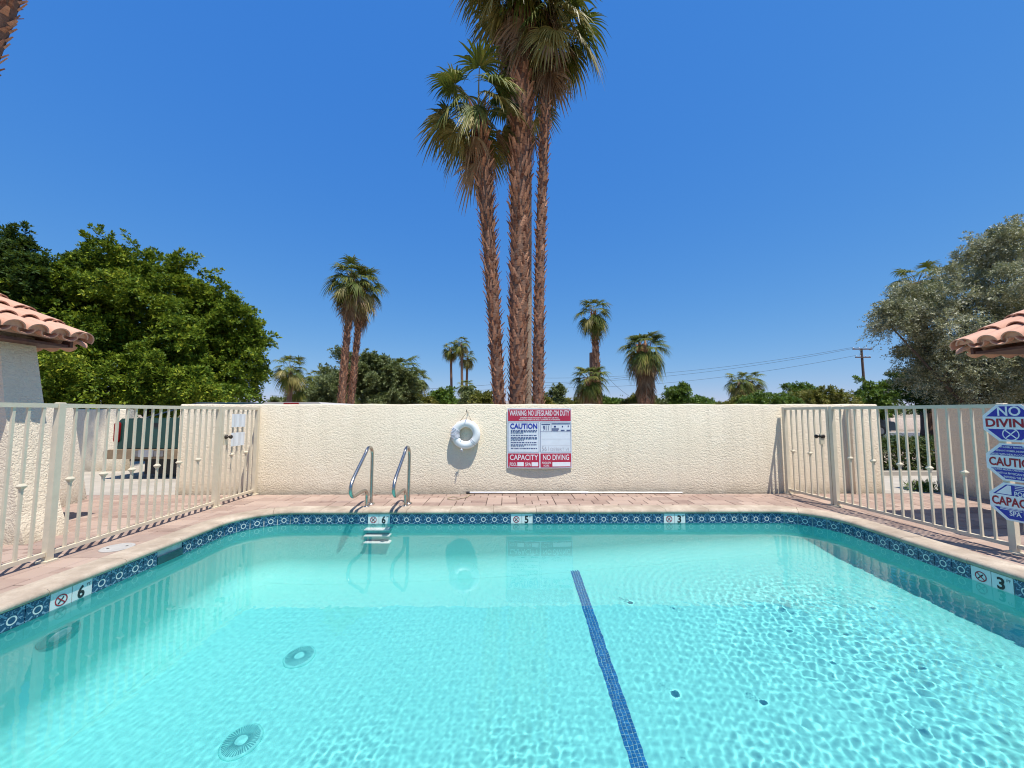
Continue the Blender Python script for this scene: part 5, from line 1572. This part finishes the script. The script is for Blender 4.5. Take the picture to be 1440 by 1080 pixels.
# distant tree belt that closes the horizon
rg = np.random.default_rng(77); C = []
for px in range(-600, 2100, 9):
    Y = rg.uniform(150, 260); x = gx(px, Y); hgt = rg.uniform(3.0, 6.5)
    for _ in range(6): C.append((x + rg.uniform(-3, 3), Y + rg.uniform(-2, 2), rg.uniform(0.3, hgt)))
C = np.array(C); Nn = rg.normal(0, 1, C.shape); Nn[:, 2] = abs(Nn[:, 2]); Nn /= np.linalg.norm(Nn, axis=1, keepdims=True)
V, Fq = leaves(C, Nn, 60, 1.2, 0.35, 1.1, rg)
ob = bpy.data.objects.new('distant_trees', np_mesh('distant_trees', V, Fq, M['grey_leaf'])); link(ob); tag(ob, 'far belt of trees along the horizon', 'trees', kind='stuff')
# far hills
mb = MB(); V = []; Fc = []
for i in range(81):
    x = -3000 + 75 * i; h_ = 60 + 45 * math.sin(i * 0.37) + 25 * math.sin(i * 1.1 + 1) + 14 * math.sin(i * 2.3)
    V += [(x, 3400, -2), (x, 3600, max(15, h_)), (x, 4400, -2)]
    if i: k = 3 * i; Fc += [(k - 3, k, k + 1, k - 2), (k - 2, k + 1, k + 2, k - 1)]
mb.add(V, Fc); o = mb.build('hills', simple('bare_rock_hill', (0.26, 0.22, 0.20), 0.95, 0, 0.2, 0.01), None, smooth=True); tag(o, 'low bare hills far off on the horizon', 'hills', kind='structure')

# hedge behind the right opening
rg = np.random.default_rng(31)
root = empty('hedge', (8.9, 9.3, -0.05), 'clipped hedge with reddish tips seen through the right fence', 'hedge')
n_ = 1500
C = np.stack([rg.uniform(7.9, 11.2, n_), rg.uniform(8.95, 9.9, n_), rg.uniform(0.05, 0.74, n_)], 1)
sel = (C[:, 2] > 0.55) | (C[:, 1] < 9.15) | (C[:, 0] < 8.05)
C = C[sel]; Nn = np.where((C[:, 2] > 0.55)[:, None], np.array([0, 0, 1.0]), np.array([0, -1.0, 0])) + rg.normal(0, .3, C.shape); Nn /= np.linalg.norm(Nn, axis=1, keepdims=True)
V, Fq = leaves(C, Nn, 40, 0.06, 0.016, 0.06, rg)
ob = bpy.data.objects.new('foliage', np_mesh('foliage', V - np.array([8.9, 9.3, -0.05]), Fq, M['hedge_leaf'])); link(ob, root); ob['kind'] = 'stuff'
mb = MB()
for k in range(9):
    x = 8.1 + k * 0.35; mb.tube([(x, 9.45, -0.05), (x + 0.05, 9.45, 0.35), (x - 0.03, 9.4, 0.65)], [0.025, 0.02, 0.01], 6)
mb.build('stems', M['bark'], root)
# tuft of grass at the foot of the right wall
root = empty('grass_tuft', (7.55, 7.0, -0.02), 'small tuft of weeds at the far foot of the shaded right wall', 'weeds')
C = np.stack([rg.normal(7.52, 0.10, 60), rg.normal(7.05, 0.06, 60), rg.uniform(0, 0.06, 60)], 1); Nn = np.tile([0, 0, 1.0], (60, 1))
V, Fq = leaves(C, Nn, 12, 0.10, 0.008, 0.05, rg, 1.0)
ob = bpy.data.objects.new('blades', np_mesh('blades', V - np.array([7.55, 7.0, -0.02]), Fq, M['mid_leaf'])); link(ob, root); ob['kind'] = 'stuff'

# ================================================================ utility pole and wires
Y = 52.0; px_ = 1217
bx = gx(px_, Y)
root = empty('utility_pole', (bx, Y, -0.05), 'brown wooden utility pole with two cross arms left of the olive tree', 'utility pole')
wood = simple('weathered_pole_wood', (0.12, 0.07, 0.05), 0.9, 0, 0.2, 4)
ht = hz(490, Y, px_)
mb = MB(); mb.tube([(bx, Y, -0.05), (bx - 0.1, Y, ht)], [0.20, 0.13], 10); mb.build('pole', wood, root, smooth=40)
wires = []
for dz, hw in ((0.12, 1.35), (1.25, 1.05)):
    mb = MB(); mb.box((bx - 0.1, Y - 0.16, ht - dz), (hw * 2, 0.12, 0.14)); arm = mb.build('cross_arm', wood, root)
    for s in (-1, -0.35, 0.4, 1):
        x = bx - 0.1 + s * (hw - 0.1)
        mb = MB(); mb.lathe((x, Y - 0.16, ht - dz + 0.07), [(0.03, 0), (0.05, 0.06), (0.06, 0.1), (0.04, 0.17), (0, 0.18)], 8); mb.build('insulator', M['white_plastic'], arm)
        wires.append((x, Y - 0.16, ht - dz + 0.25))
wm = simple('dark_wire', (0.03, 0.03, 0.035), 0.6, 0, 0.1)
def wire(a, b_, sag, label, r_=0.018):
    a, b_ = Vector(a), Vector(b_); P = []
    for i in range(25):
        u = i / 24; q = a.lerp(b_, u); q.z -= sag * 4 * u * (1 - u); P.append(q)
    mb = MB(); mb.tube(P, r_, 5); o = mb.build('power_line', wm, None, smooth=True); tag(o, label, 'wire', 'overhead power lines')
for k, wpt in enumerate(wires[:2] + wires[4:5]):
    e = atpx(700 + 12 * k, 530 + 7 * k, 70); wire(wpt, e, 1.6, ('top', 'second', 'third')[k] + ' of the power lines running left from the utility pole')
for k, (a, b_) in enumerate((((585, 552, 60), (900, 528, 62)), ((390, 548, 60), (690, 541, 60)), ((380, 556, 75), (700, 556, 75)), ((850, 525, 58), (900, 565, 50)), ((760, 562, 60), (950, 552, 60)))):
    wire(atpx(*a), atpx(*b_), 0.5, ('sloping wire crossing behind the central clump', 'upper wire on the skyline behind the grey green tree', 'lower wire on the skyline behind the grey green tree', 'short wire falling from the low palm to the stout palm', 'low wire on the skyline between clump and stout palm')[k], 0.02)
